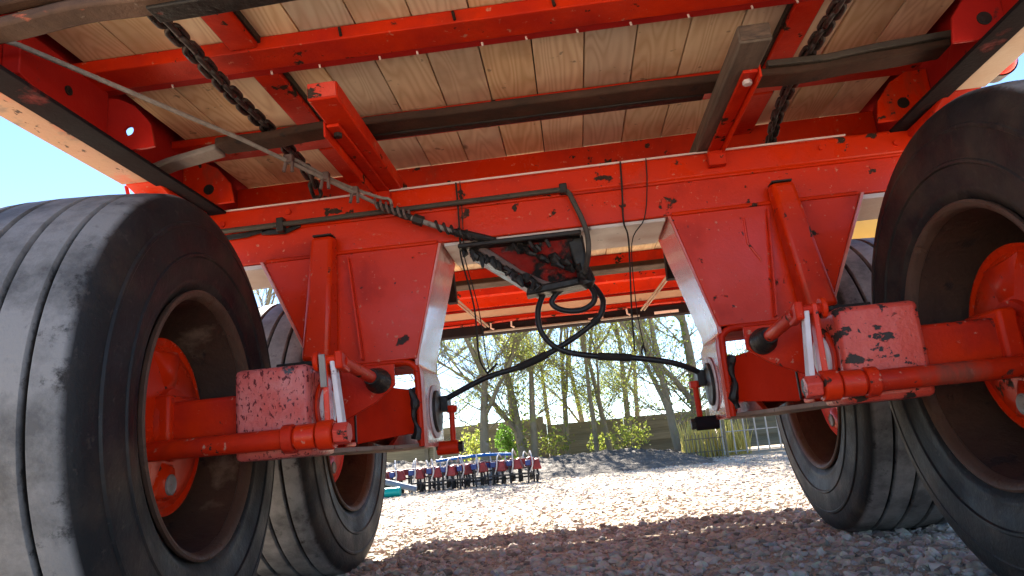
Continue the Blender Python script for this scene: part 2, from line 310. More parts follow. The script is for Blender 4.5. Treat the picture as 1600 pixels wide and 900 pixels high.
def stone_mat():
    m = bpy.data.materials.new("gravel stones"); m.use_nodes = True; t = m.node_tree; N = t.nodes; L = t.links.new
    b = N["Principled BSDF"]; b.inputs["Roughness"].default_value = 0.85; b.inputs["Specular IOR Level"].default_value = 0.3
    a = N.new("ShaderNodeAttribute"); a.attribute_name = "tone"
    r = N.new("ShaderNodeValToRGB"); r.color_ramp.interpolation = 'LINEAR'
    els = [(0, (0.20, 0.14, 0.10)), (0.25, (0.44, 0.33, 0.22)), (0.5, (0.52, 0.43, 0.32)), (0.7, (0.42, 0.27, 0.18)), (0.88, (0.58, 0.51, 0.42)), (1, (0.30, 0.28, 0.26))]
    while len(r.color_ramp.elements) < len(els): r.color_ramp.elements.new(0.5)
    for e, (p, c) in zip(r.color_ramp.elements, els): e.position = p; e.color = (*c, 1)
    L(a.outputs["Fac"], r.inputs[0])
    tc = N.new("ShaderNodeTexCoord"); n = N.new("ShaderNodeTexNoise"); n.inputs["Scale"].default_value = 70; n.inputs["Detail"].default_value = 6; L(tc.outputs["Object"], n.inputs["Vector"])
    mx = N.new("ShaderNodeMix"); mx.data_type = 'RGBA'; mx.blend_type = 'OVERLAY'; mx.inputs[0].default_value = 0.5; L(r.outputs[0], mx.inputs[6]); L(n.outputs["Color"], mx.inputs[7])
    hs = N.new("ShaderNodeHueSaturation"); hs.inputs["Saturation"].default_value = 0.72; L(mx.outputs[2], hs.inputs["Color"])
    L(hs.outputs[0], b.inputs["Base Color"])
    bp = N.new("ShaderNodeBump"); bp.inputs["Strength"].default_value = 0.5; bp.inputs["Distance"].default_value = 0.004; L(n.outputs[0], bp.inputs["Height"]); L(bp.outputs[0], b.inputs["Normal"])
    return m
stm = stone_mat()
spots = []
for i in range(24000):
    y = rng.uniform(1.55, 3.9); x = rng.uniform(-1.1 - (y - 1.5) * 0.1, 1.5 + (y - 1.5) * 0.2); s = 0.0038 + 0.019 * rng.random() ** 5.0
    spots.append((x, y, ground_h(x, y) + s * 0.12, s))
stone_mesh("gravel", [p for p in spots if p[3] >= 0.011], stm, 2)
stone_mesh("gravel", [p for p in spots if p[3] < 0.011], stm, 1)
spots = []
for i in range(26000):
    y = 3.6 + 6.6 * rng.random() ** 1.25; x = rng.uniform(-0.42 * y - 0.2, 0.40 * y + 0.3); s = 0.005 + 0.015 * rng.random() ** 3
    spots.append((x, y, ground_h(x, y) + s * 0.05, s))
stone_mesh("gravel", spots, stm, 1)

# ================================================================== THE TRAILER
T = empty("farm_trailer", (-0.008, 0, 0))
tag(T, "red tandem axle farm trailer with timber floor seen from underneath", "trailer")
DZ = 1.44        # underside of floor boards

# ---- floor boards
px = np.arange(-1.125, 1.13, 0.1405)
for i in range(len(px) - 1):
    dz = random.uniform(0, 0.004)
    MB().box(px[i] + 0.0018, px[i + 1] - 0.0018, 0.95, 4.72, DZ + dz, DZ + dz + 0.035).build("plank", plankm, T, bevel=0.002, smooth=0)

sky_blocker = MB().box(-1.164, 1.164, 0.93, 4.72, DZ + 0.042, DZ + 0.075).build("sky_blocking_sheet", rustm, T)  # unseen sheet added above the boards to stop sky showing through the gaps
# ---- cross members under the floor
def part(name, m, mb, bevel=0.003, parent=T, smooth=35): return mb.build(name, m, parent, bevel, smooth)
c1 = part("cross_member", redw, MB().prism([(1.494, DZ - 0.002), (1.494, 1.402), (1.580, 1.400), (1.580, 1.412), (1.506, 1.414), (1.506, DZ - 0.002)], 'x', -1.163, 1.163))
part("rear_lip", reddim, MB().box(-1.163, 1.163, 1.581, 1.614, 1.405, DZ - 0.003), parent=c1)
for k in range(15):
    x = -0.95 + k * 0.135 + random.uniform(-.02, .02); MB().tube([(x, 1.597, 1.407), (x + .002, 1.597, 1.396)], 0.0028, 6).build("nail", palep, c1)
for x in (-0.46, -0.18, 0.06, 0.34):
    MB().tube([(x, 1.492, 1.432), (x + .004, 1.490, 1.408)], 0.004, 6).build("nail", blackst, c1)
c2 = part("cross_member", redw, MB().box(-1.163, 1.163, 1.962, 2.095, 1.412, DZ - 0.002))
for k in range(12):
    x = -0.62 + k * 0.11 + random.uniform(-.025, .025); MB().tube([(x, 1.975, 1.412), (x, 1.973, 1.398)], 0.003, 6).build("nail", palep, c2)
part("cross_member", red, MB().prism([(2.40, DZ - 0.002), (2.40, 1.29), (2.48, 1.29), (2.48, 1.30), (2.412, 1.30), (2.412, DZ - 0.002)], 'x', -1.163, 1.163))
part("cross_member", redw, MB().box(-1.10, 1.10, 3.15, 3.24, 1.36, DZ - 0.002))
part("cross_member", redw, MB().box(-1.10, 1.10, 3.98, 4.06, 1.345, DZ - 0.002))
part("cross_member", redw, MB().box(-1.10, 1.10, 4.40, 4.46, 1.37, DZ - 0.002))
# ---- short longitudinal battens between cross members
for s in (-1, 1):
    x = 0.70 * s
    for (a, b) in ((0.95, 1.492), (1.616, 1.960), (2.097, 2.398)):
        o = part("batten", redw, MB().box(x - 0.034, x + 0.034, a, b, 1.408, DZ - 0.002))
        MB().box(x - 0.042, x - 0.036, a, b, 1.42, DZ - 0.003).build("edge_strip", blackst, o, smooth=0)
        MB().box(x + 0.036, x + 0.042, a, b, 1.42, DZ - 0.003).build("edge_strip", blackst, o, smooth=0)

# ---- bent rusty cross bars hung below
def rusty_bar(pts, wd, ht, m, name="cross_bar"):
    P = spline(pts, 6); mb = MB()
    P = [(p.x, p.y + 0.004 * mnoise.noise((p.x * 5, 1, 0)), p.z + 0.006 * mnoise.noise((p.x * 6, 7, 0))) for p in P]
    return mb.bar(P, wd, ht).build(name, m, T, bevel=0.006)
b1 = rusty_bar([(-1.10, 1.135, 1.262), (-0.95, 1.13, 1.272), (-0.80, 1.13, 1.285), (-0.62, 1.135, 1.285), (-0.45, 1.14, 1.295), (0.2, 1.14, 1.30), (0.9, 1.14, 1.29)], 0.055, 0.022, rustp)
MB().bar([(-1.10, 1.10, 1.290), (-0.8, 1.10, 1.312), (-0.5, 1.11, 1.318), (0.2, 1.11, 1.325), (0.9, 1.11, 1.32)], 0.03, 0.03).build("upper_flange", rustm, b1, bevel=0.005)
MB().bar([(-0.72, 1.150, 1.276), (-0.60, 1.152, 1.279), (-0.45, 1.157, 1.288), (-0.25, 1.157, 1.290)], 0.05, 0.010).build("rubber_strip", grease, b1, bevel=0.003)
b2 = rusty_bar([(-0.90, 1.765, 1.286), (-0.75, 1.765, 1.292), (-0.60, 1.765, 1.293), (-0.2, 1.765, 1.290), (0.3, 1.765, 1.288), (0.57, 1.765, 1.284), (0.72, 1.765, 1.278), (0.86, 1.76, 1.288), (1.06, 1.75, 1.290)], 0.075, 0.022, rustm)
MB().bar([(-0.55, 1.817, 1.288), (0.0, 1.817, 1.286), (0.45, 1.817, 1.284)], 0.032, 0.024).build("dirt_strip", grease, b2, bevel=0.004)
MB().bar([(-1.20, 1.845, 1.262), (-1.06, 1.80, 1.272), (-0.905, 1.775, 1.283)], 0.062, 0.018).build("bent_end", greysteel, b2, bevel=0.005)
MB().bar([(0.60, 1.725, 1.300), (0.75, 1.725, 1.296), (0.88, 1.72, 1.306), (1.07, 1.71, 1.310)], 0.022, 0.018).build("upper_flange", pipem, b2, bevel=0.003)
rusty_bar([(-1.05, 3.80, 1.29), (0, 3.80, 1.29), (1.05, 3.80, 1.29)], 0.13, 0.03, rustm)

# ---- side sills with gussets
for s in (-1, 1):
    X = lambda a, b: (min(a * s, b * s), max(a * s, b * s))
    sp = empty("side_sill", (0, 0, 0), T)
    hy, hz, hs = 1.766, 1.385, 0.05
    wb = MB().box(*X(1.165, 1.176), 0.9, hy - hs, 1.236, DZ + .06).box(*X(1.165, 1.176), hy + hs, 4.72, 1.236, DZ + .06).box(*X(1.165, 1.176), hy - hs, hy + hs, 1.236, hz - hs).box(*X(1.165, 1.176), hy - hs, hy + hs, hz + hs, DZ + .06)
    rad = 0.030
    for xx in (1.165 * s, 1.176 * s):       # plate with a drilled hole
        v = []
        for k in range(24):
            a = 2 * math.pi * k / 24; c_, s_ = math.cos(a), math.sin(a); q = hs / max(abs(c_), abs(s_)); v += [(xx, hy + rad * c_, hz + rad * s_), (xx, hy + q * c_, hz + q * s_)]
        wb.add(v, [(2 * k, 2 * k + 1, (2 * k + 3) % 48, (2 * k + 2) % 48) for k in range(24)])
    wb.build("inner_web", reddim, sp)
    x0, x1 = X(1.050, 1.120); MB().box(x0, x1, 0.9, 4.72, 1.226, 1.2355).build("bottom_flange", darkflange, sp, bevel=0.002)
    y1 = 1.79 if s < 0 else 1.86
    x0, x1 = X(1.1225, 1.205); MB().box(x0, x1, 0.9, y1, 1.231, 1.262).build("outer_flange", orange if s < 0 else beige, sp, bevel=0.004)
    x0, x1 = X(1.10, 1.20); MB().prism([(y1 + .002, 1.232), (y1 + 0.10, 1.205), (y1 + 0.28, 1.205), (y1 + 0.28, 1.27), (y1 + .002, 1.27)], 'x', x0, x1).build("end_block", redw, sp, bevel=0.006)
    x0, x1 = X(1.145, 1.215); MB().box(x0, x1, y1 + 0.06, y1 + 0.30, 1.165, 1.203).build("packing_block", beige if s < 0 else redpink, sp, bevel=0.004)
    # gussets: upright plates from web to cross member ends
    for gy, gm in ((1.60, reddim), (2.03, red)):
        pl = [(1.163, 1.238), (0.992, 1.238), (1.005, 1.305), (1.05, 1.362), (1.10, 1.390), (1.163, 1.392)]
        if s < 0 and gy < 1.8:      # this one has its bolt hole open
            cx_, cz_, n_ = 1.063, 1.292, 40; g = MB()
            def edge(a):
                d = (math.cos(a), math.sin(a)); best = 9
                for (p, q) in zip(pl, pl[1:] + pl[:1]):
                    e = (q[0] - p[0], q[1] - p[1]); den = d[0] * e[1] - d[1] * e[0]
                    if abs(den) < 1e-9: continue
                    w0 = (p[0] - cx_, p[1] - cz_); t = (w0[0] * e[1] - w0[1] * e[0]) / den; u = (w0[0] * d[1] - w0[1] * d[0]) / den
                    if t > 0 and -1e-6 <= u <= 1 + 1e-6: best = min(best, t)
                return best
            v = []
            for k in range(n_):
                a = 2 * math.pi * k / n_; e = edge(a)
                for yy in (gy, gy + 0.008): v += [((cx_ + 0.013 * math.cos(a)) * s, yy, cz_ + 0.013 * math.sin(a)), ((cx_ + e * math.cos(a)) * s, yy, cz_ + e * math.sin(a))]
            f = []
            for k in range(n_):
                a, b = 4 * k, 4 * ((k + 1) % n_); f += [(a, a + 1, b + 1, b), (a + 2, b + 2, b + 3, a + 3), (a, b, b + 2, a + 2), (a + 1, a + 3, b + 3, b + 1)]
            g.add(v, f).build("gusset", gm, sp); continue
        g = MB().prism([(a * s, b) for a, b in pl], 'y', gy, gy + 0.010).build("gusset", gm, sp, bevel=0.003)
        MB().disc((1.075 * s, 0, 1.290), 0.017, gy - 0.003, gy - 0.0005, 18, 'y').build("bolt_hole", grease if gy > 1.8 else blackst, g)
    MB().prism([(1.30, 1.30), (1.50, 1.24), (1.598, 1.24), (1.598, 1.41), (1.30, 1.41)], 'x', *X(1.120, 1.163)).build("gusset", reddim, sp, bevel=0.003)
    MB().prism([(1.64, 1.25), (1.90, 1.25), (1.93, 1.32), (1.86, 1.40), (1.66, 1.41)], 'x', *X(1.155, 1.164)).build("gusset", reddim, sp, bevel=0.003) if s > 0 else None
    MB().disc((1.118 * s, 1.45, 1.335), 0.012, -0.0015, 0.0015, 18, 'x').build("bolt_hole", grease, sp)
MB().tube([(-1.30, 1.95, 1.30), (-1.27, 1.95, 1.18)], 0.006, 8).build("drop_rod", redw, T)

# ---- transverse bolster beam with its two legs
B = empty("bolster_beam", (0, 0, 0), T)
part("top_beam", red, MB().box(-1.165, 1.165, 2.092, 2.36, 1.156, 1.236), 0.009, B)
part("edge_highlight", palep, MB().tube([(-1.10, 2.096, 1.237), (-0.6, 2.0955, 1.2385), (0, 2.0955, 1.239), (0.6, 2.0955, 1.2385), (0.92, 2.096, 1.238)], 0.0034, 8), 0, B)  # pale line painting the bright highlight along the beam's top edge
part("web_plate", red, MB().box(-1.15, 1.15, 2.100, 2.35, 1.047, 1.154), 0.004, B)
part("weld_bead", red, MB().tube([(-1.15, 2.097, 1.155), (0, 2.097, 1.155), (1.15, 2.097, 1.155)], 0.006, 8), 0, B)
part("soffit_plate", pale, MB().box(-0.345, 0.345, 2.106, 2.352, 1.034, 1.0455), 0.002, B)
for s in (-1, 1):
    x0, x1 = sorted((0.93 * s, 1.15 * s)); part("soffit_plate", pale, MB().box(x0, x1, 2.106, 2.352, 1.030, 1.0455), 0.002, B)
    poly = [(0.925, 1.046), (0.360, 1.046), (0.452, 0.690), (0.765, 0.690)]
    leg = part("leg_plate", red, MB().prism([(a * s, b) for a, b in poly], 'y', 2.090, 2.105), 0.003, B)
    part("leg_plate", red, MB().prism([(a * s, b) for a, b in poly], 'y', 2.340, 2.354), 0.003, B)
    part("weld_bead", red, MB().tube([(0.915 * s, 2.089, 1.047), (0.6 * s, 2.088, 1.048), (0.365 * s, 2.089, 1.047)], 0.0065, 8), 0, leg)
    # inner flange: sloping plate continuing down as pivot cheek
    t = 0.012
    path = [(0.352, 1.046), (0.446, 0.695), (0.447, 0.670), (0.436, 0.640), (0.436, 0.425)]
    outer = [(0.352 + t, 1.046), (0.446 + t + 0.001, 0.695), (0.460, 0.665), (0.436 + t, 0.636), (0.436 + t, 0.425)]
    part("inner_flange", redfl, MB().prism([(a * s, b) for a, b in path[:3] + outer[2::-1]], 'y', 2.094, 2.362), 0.003, B)
    part("pivot_cheek", redfl, MB().prism([(a * s, b) for a, b in path[2:] + outer[:1:-1]], 'y', 2.10, 2.36), 0.003, B)
    fl = [(0.935, 1.046), (0.771, 0.688), (0.763, 0.688), (0.925, 1.046)]
    part("outer_flange", palep if False else redfl, MB().prism([(a * s, b) for a, b in fl], 'y', 2.082, 2.36), 0.001, B)
    # rolled bottom lip
    part("bottom_lip", redw, MB().tube(spline([(0.76 * s, 2.10, 0.685), (0.60 * s, 2.10, 0.685), (0.50 * s, 2.10, 0.684), (0.463 * s, 2.10, 0.668), (0.455 * s, 2.10, 0.63), (0.455 * s, 2.105, 0.43)], 6), 0.010, 10), 0, B)
    part("bottom_plate", redw, MB().box(*sorted((0.47 * s, 0.76 * s)), 2.11, 2.35, 0.674, 0.6885), 0.002, B)
    # strut in front of leg
    zt, zb = (1.092, 0.705)
    xa, xb = (0.716, 0.738) if s < 0 else (0.690, 0.730)
    st = part("strut", red, MB().hexa([((xb - 0.042) * s, 2.005, zb), ((xb + 0.042) * s, 2.005, zb), ((xb + 0.046) * s, 2.088, zb), ((xb - 0.046) * s, 2.088, zb),
                                  ((xa - 0.034) * s, 2.035, zt), ((xa + 0.034) * s, 2.035, zt), ((xa + 0.036) * s, 2.088, zt + .006), ((xa - 0.036) * s, 2.088, zt + .006)]), 0.012, B)
    part("rib", red, MB().hexa([(0.617 * s, 2.06, 0.700), (0.611 * s, 2.06, 0.700), (0.611 * s, 2.0885, 0.700), (0.617 * s, 2.0885, 0.700),
                                (0.650 * s, 2.075, 1.028), (0.644 * s, 2.075, 1.028), (0.644 * s, 2.0885, 1.028), (0.650 * s, 2.0885, 1.028)]), 0.001, B)
    part("top_cap", blackst, MB().box(*sorted(((xa - 0.03) * s, (xa + 0.03) * s)), 2.04, 2.087, zt + .003, zt + .009), 0.002, st)
    part("foot_plate", blackst, MB().box(*sorted((0.66 * s, 0.85 * s)), 1.995, 2.10, 0.690, 0.702), 0.002, st)
    for k in range(3):
        part("paint_chip", grease, MB().disc(((xa + 0.01 + .006 * k) * s, 0, 1.02 - 0.11 * k - (.03 if s > 0 else .0)), random.uniform(.006, .012), 2.0, 2.0 + 0.03, 8, 'y'), 0, st) if False else None
    # pivot pin with its greasy collar and end cap
    part("pivot_pin", grease, MB().disc((0, 2.20, 0.535), 0.066, *sorted((0.450 * s, 0.488 * s)), 28), 0.003, B)
    cap = part("pin_cap", blackst, MB().disc((0, 2.235, 0.535), 0.066, *sorted((0.4215 * s, 0.4355 * s)), 32), 0.004, B)
    part("washer", whitest, MB().disc((0, 2.235, 0.535), 0.084, *sorted((0.4305 * s, 0.4355 * s)), 32), 0.003, cap)
    part("grease_bracket", blackst, MB().box(*sorted((0.452 * s, 0.49 * s)), 2.16, 2.26, 0.575, 0.612), 0.006, B)
    part("paint_run", red, MB().tube([(0.575 * s, 2.089, 1.010), (0.574 * s, 2.088, 0.93), (0.605 * s, 2.089, 0.872)], 0.0035, 6), 0, leg) if s > 0 else None
    for zz in (1.205, 1.19): part("bolt_head", redw, MB().tube([((0.84 if zz > 1.2 else 1.06) * s, 2.093, zz), ((0.84 if zz > 1.2 else 1.06) * s, 2.084, zz)], 0.010, 6), 0.001, B)
    # small locking arm below the cheek
    part("lock_block", darkflange if s > 0 else redw, MB().tube([(0.445 * s, 2.28, 0.420), (0.375 * s, 2.28, 0.420)], 0.022, 12), 0.003, B)
    ab = part("lock_arm", redw, MB().tube([(0.392 * s, 2.285, 0.42), (0.391 * s, 2.285, 0.535)], 0.009, 10), 0, B)
    part("bolt_head", redw, MB().tube([(0.39 * s, 2.285, 0.53), (0.39 * s, 2.285, 0.552)], 0.019, 6), 0.002, ab)
    part("bolt_head", blackst, MB().tube([(0.375 * s, 2.28, 0.42), (0.360 * s, 2.28, 0.42)], 0.018, 6), 0.002, ab)
    part("hose_tab", blackst, MB().box(*sorted((0.40 * s, 0.435 * s)), 2.27, 2.34, 0.535, 0.585), 0.002, ab)

# ---- walking beams, stub axles, brake gear
def tri(s, *pts): return [(p[0] * s, p[1], p[2]) for p in pts]
AX = (1.57, 2.78); AZ = 0.525
for s in (-1, 1):
    Wb = empty("walking_beam", (0, 0, 0), T)
    X = lambda a, b: sorted((a * s, b * s))
    box_m = redpink if s < 0 else redc
    part("beam_end", box_m, MB().box(*X(0.562, 0.732), 1.495, 1.66, 0.424, 0.622), 0.012, Wb)
    part("beam_end", redw, MB().box(*X(0.562, 0.732), 2.70, 2.86, 0.440, 0.622), 0.012, Wb)
    prof = [(1.662, 0.446), (1.662, 0.612), (1.95, 0.628), (2.40, 0.628), (2.698, 0.612), (2.698, 0.446), (2.40, 0.474), (2.05, 0.474)]
    part("side_plate", redmat, MB().prism(prof, 'x', *X(0.570, 0.724)), 0.004, Wb, smooth=0)
    part("side_joint", grease, MB().box(*X(0.566, 0.5695), 1.828, 1.836, 0.452, 0.60), 0.0, Wb)
    part("bottom_plate", dusty, MB().prism([(a * s, b) for a, b in [(0.722, 1.664), (0.575, 1.664), (0.555, 1.70), (0.50, 2.02), (0.452, 2.12), (0.452, 2.36), (0.50, 2.46), (0.555, 2.66), (0.575, 2.69), (0.722, 2.69)]], 'z', 0.427, 0.4385), 0.002, Wb)
    part("rib", redw, MB().prism([(2.02, 0.439), (2.36, 0.439), (2.30, 0.472), (2.10, 0.472)], 'x', *X(0.52, 0.535)), 0.002, Wb)
    part("cover_plate", redmat, MB().hexa(tri(s, (0.568, 1.838, 0.447), (0.470, 2.10, 0.470), (0.476, 2.105, 0.470), (0.569, 1.850, 0.447), (0.568, 1.838, 0.606), (0.470, 2.10, 0.598), (0.476, 2.105, 0.598), (0.569, 1.850, 0.606))), 0.002, Wb)
    part("grease_smear", grease, MB().tube(spline([(0.480 * s, 2.085, 0.60), (0.468 * s, 2.095, 0.56), (0.474 * s, 2.09, 0.52), (0.464 * s, 2.10, 0.48), (0.470 * s, 2.10, 0.45)], 4), [0.012 + 0.005 * math.sin(i * 0.62 + s) + 0.002 * math.sin(i * 1.7) for i in range(17)], 8), 0, Wb)
    # axle end washer on inner face
    part("axle_washer", whitest, MB().disc((0, 1.585, 0.527), 0.048, *X(0.548, 0.561), 28), 0.003, Wb)
    part("axle_ring", redw, MB().disc((0, 1.585, 0.527), 0.064, *X(0.555, 0.5615), 28), 0.002, Wb)
    for ai, ay in enumerate(AX):
        ax_ = part("stub_axle", redw, MB().box(*X(0.725, 0.965), ay - 0.048, ay + 0.048, AZ - 0.046, AZ + 0.046), 0.010, Wb)
        part("axle_flange", redw, MB().box(*X(0.885, 0.925), ay - 0.066, ay + 0.066, AZ - 0.062, AZ + 0.062), 0.008, ax_)
        if ai: continue
        # brake camshaft tube in front of the box
        y, z = 1.452, 0.462
        cs = part("cam_shaft", red if s > 0 else redw, MB().tube([(0.955 * s, y + 0.03, z + 0.002), (0.56 * s, y, z)], 0.0215, 20), 0, Wb)
        part("collar", redw, MB().disc((0, y, z), 0.029, *X(0.578, 0.602), 20), 0.003, cs)
        part("collar", red, MB().disc((0, y, z), 0.0265, *X(0.530, 0.574), 20), 0.003, cs)
        part("splined_boss", redw, MB().disc((0, y, z), 0.031, *X(0.494, 0.527), 12), 0.003, cs)
        part("end_nut", redc, MB().tube([(0.493 * s, y, z), (0.462 * s, y, z)], 0.024, 6), 0.003, cs)
        part("shaft_bracket", redw, MB().box(*X(0.59, 0.61), y + 0.015, 1.50, z - 0.03, z + 0.02), 0.003, cs)
        # brake lever: two flat bars up to the clevis
        lv = part("brake_lever", red, MB().hexa(tri(s, (0.512, y - 0.006, z + 0.02), (0.500, y - 0.006, z + 0.02), (0.500, y + 0.022, z + 0.02), (0.512, y + 0.022, z + 0.02),
                                                   (0.516, y - 0.004, 0.628), (0.505, y - 0.004, 0.628), (0.505, y + 0.020, 0.628), (0.516, y + 0.020, 0.628))), 0.002, Wb)
        part("pale_bar", whitest, MB().hexa(tri(s, (0.486, y - 0.004, z + 0.02), (0.474, y - 0.004, z + 0.02), (0.474, y + 0.022, z + 0.02), (0.486, y + 0.022, z + 0.02),
                                                (0.499, y - 0.002, 0.618), (0.488, y - 0.002, 0.618), (0.488, y + 0.020, 0.618), (0.499, y + 0.020, 0.618))), 0.002, lv)
        part("dark_cover", greysteel, MB().hexa(tri(s, (0.5165, y - 0.012, 0.560), (0.503, y - 0.012, 0.560), (0.503, y - 0.006, 0.560), (0.5165, y - 0.006, 0.560),
                                                  (0.520, y - 0.010, 0.630), (0.507, y - 0.010, 0.630), (0.507, y - 0.005, 0.630), (0.520, y - 0.005, 0.630))), 0.001, lv) if s < 0 else None
        cl = part("clevis", redw, MB().tube([(0.535 * s, y + 0.008, 0.618), (0.472 * s, y + 0.008, 0.618)], 0.011, 10), 0, Wb)
        part("clevis_fork", redw, MB().hexa(tri(s, (0.487, y - 0.006, 0.598), (0.470, y - 0.006, 0.598), (0.470, y + 0.05, 0.592), (0.487, y + 0.05, 0.592), (0.487, y - 0.008, 0.636), (0.470, y - 0.008, 0.636), (0.470, y + 0.05, 0.622), (0.487, y + 0.05, 0.622))), 0.004, cl)
        part("clevis_fork", redw, MB().disc((0, y + 0.006, 0.618), 0.022, *X(0.522, 0.533), 16), 0.003, cl)
        part("push_rod", redw, MB().tube([(0.480 * s, y + 0.02, 0.615), (0.468 * s, 1.70, 0.592)], 0.0145, 14), 0, Wb)
        bt = part("rubber_boot", grease, MB().tube([(0.470 * s, 1.655, 0.597), (0.469 * s, 1.67, 0.5955), (0.4685 * s, 1.685, 0.594), (0.468 * s, 1.70, 0.5925), (0.4675 * s, 1.72, 0.591)], [0.018, 0.024, 0.025, 0.031, 0.031], 18), 0, Wb)
        part("mounting_plate", redw, MB().prism([(a * s, b) for a, b in [(0.43, 0.632), (0.43, 0.578), (0.48, 0.540), (0.565, 0.500), (0.565, 0.632)]], 'y', 1.722, 1.732), 0.002, bt)

# ---- wheels
def wheel_meshes():
    hw = 0.192
    half = [(hw * 0.86, 0.300), (hw * 0.93, 0.318), (hw * 0.955, 0.326), (hw * 0.965, 0.333), (hw * 0.96, 0.338), (hw * 0.985, 0.352), (hw * 1.012, 0.380), (hw * 1.035, 0.383), (hw * 1.038, 0.389), (hw * 1.02, 0.392), (hw * 1.022, 0.428), (hw * 1.006, 0.452), (hw * 1.016, 0.455), (hw * 1.010, 0.461), (hw * 0.985, 0.464), (hw * 0.965, 0.486), (hw * 0.93, 0.503), (hw * 0.875, 0.519), (hw * 0.80, 0.528)]
    R0 = 0.535; gw = 0.0055; prof = []
    gro = [-0.106, -0.036, 0.036, 0.106]
    left = [(-a, r) for a, r in half]
    prof += left
    for g in gro:
        rr = R0 - 0.25 * g * g
        prof += [(g - gw - 0.002, rr), (g - gw, rr - 0.003), (g - gw * 0.7, rr - 0.017), (g + gw * 0.7, rr - 0.017), (g + gw, rr - 0.003), (g + gw + 0.002, rr)]
    prof += [(a, r) for a, r in half[::-1]]
    mb = MB().lathe(prof, 110)
    vv = []
    for (x, y, z) in mb.v:           # loaded contact patch
        if z < -0.522:
            d = -0.522 - z; z = -0.522 - 0.12 * d; x *= 1 + 0.5 * d
        vv.append((x, y, z))
    mb.v = vv
    def fin(mb, nm, m, ang=32):
        import bmesh
        me = mb.mesh(nm); bm = bmesh.new(); bm.from_mesh(me); bmesh.ops.recalc_face_normals(bm, faces=bm.faces); bm.to_mesh(me); bm.free()
        me.shade_smooth(); me.set_sharp_from_angle(angle=R(ang)); me.materials.append(m); return me
    tyre = fin(mb, "tyre", tyrem)
    # +x is the inner (visible) side; rim barrel with lip, open towards +x
    rim = fin(MB().lathe([(0.160, 0.284), (0.130, 0.279), (0.02, 0.268), (-0.06, 0.262), (-0.085, 0.25), (-0.10, 0.21), (-0.105, 0.001), (-0.115, 0.001), (-0.115, 0.22), (-0.10, 0.275), (-0.165, 0.285), (-0.172, 0.302), (-0.16, 0.305), (0.0, 0.29), (0.13, 0.298), (0.152, 0.292)], 96), "rim", rimm)
    lip = fin(MB().lathe([(0.1605, 0.2845), (0.176, 0.288), (0.183, 0.294), (0.186, 0.301), (0.183, 0.306), (0.174, 0.305), (0.162, 0.292)], 96), "rim_lip", riml)
    drum = fin(MB().lathe([(-0.09, 0.001), (-0.09, 0.19), (0.03, 0.192), (0.068, 0.194), (0.072, 0.203), (0.084, 0.203), (0.086, 0.196), (0.080, 0.186), (0.088, 0.176), (0.092, 0.15), (0.098, 0.07), (0.098, 0.001)], 80), "brake_drum", red)
    def petal(a0):                  # pressed petal on the back plate
        pts = []
        for (u, r, h) in ((-0.066, 0.172, 0.087), (0.066, 0.172, 0.087), (0.030, 0.085, 0.093), (-0.030, 0.085, 0.093), (-0.040, 0.160, 0.104), (0.040, 0.160, 0.104), (0.014, 0.10, 0.108), (-0.014, 0.10, 0.108)):
            y = r * math.cos(a0) - u * math.sin(a0); z = r * math.sin(a0) + u * math.cos(a0); pts.append((h, y, z))
        return fin(MB().hexa(pts), "pressed_petal", red, 60)
    a0 = R(262); plug = fin(MB().lathe([(0.100, 0.023), (0.110, 0.023), (0.112, 0.020), (0.109, 0.016), (0.109, 0.001)], 24, 'x', (0, 0.136 * math.cos(a0), 0.136 * math.sin(a0))), "rubber_plug", greysteel)
    hub = fin(MB().lathe([(0.097, 0.085), (0.108, 0.082), (0.110, 0.06), (0.110, 0.001)], 40), "hub_ring", redw)
    return [("tyre", tyre), ("rim", rim), ("rim_lip", lip), ("brake_drum", drum), ("pressed_petal", petal(R(262))), ("pressed_petal", petal(R(95))), ("rubber_plug", plug), ("hub_ring", hub)]
WM = wheel_meshes()
for s in (-1, 1):
    for k, ay in enumerate(AX):
        we = empty("wheel", ((-1.022 if k == 0 else -1.062) if s < 0 else (1.050 if k == 0 else 1.068), ay, AZ), T); we.rotation_euler = (0, 0, R(6) if k == 0 else 0) if s < 0 else (0, 0, math.pi)
        for nm, me in WM:
            o = link(nm, me, None, we)
            if nm in ("tyre", "rim", "rim_lip"): o.rotation_euler = (0, 0, 0)

# ---- timber bearers on the beam with bolted strap
for s in (-1, 1):
    x0, x1 = sorted((0.466 * s, 0.540 * s))
    m = oldwood if s > 0 else redw
    br = part("bearer", m, MB().box(x0, x1, 1.475, 2.32, 1.239, 1.283), 0.005)
    part("bearer_end", endgrain if s > 0 else redc, MB().box(x0 + .003, x1 - .003, 1.472, 1.4745, 1.243, 1.280), 0.001, br)
    a, b = (0.500, 0.536) if s > 0 else (0.505, 0.538)
    part("strap", redw, MB().box(*sorted((a * s, b * s)), 1.60, 2.085, 1.229, 1.238), 0.002, br)
    part("strap_flange", redw, MB().box(*sorted(((b + .002) * s, (b + 0.008) * s)), 1.60, 2.085, 1.205 if s < 0 else 1.215, 1.25), 0.002, br)
    part("strap_foot", redw, MB().box(*sorted(((a - .005) * s, (b + .012) * s)), 2.062, 2.091, 1.18, 1.228), 0.003, br)
    part("bolt_head", whitest if s > 0 else blackst, MB().tube([((a + b) / 2 * s, 1.640, 1.229), ((a + b) / 2 * s, 1.640, 1.218)], 0.012, 6), 0.001, br)

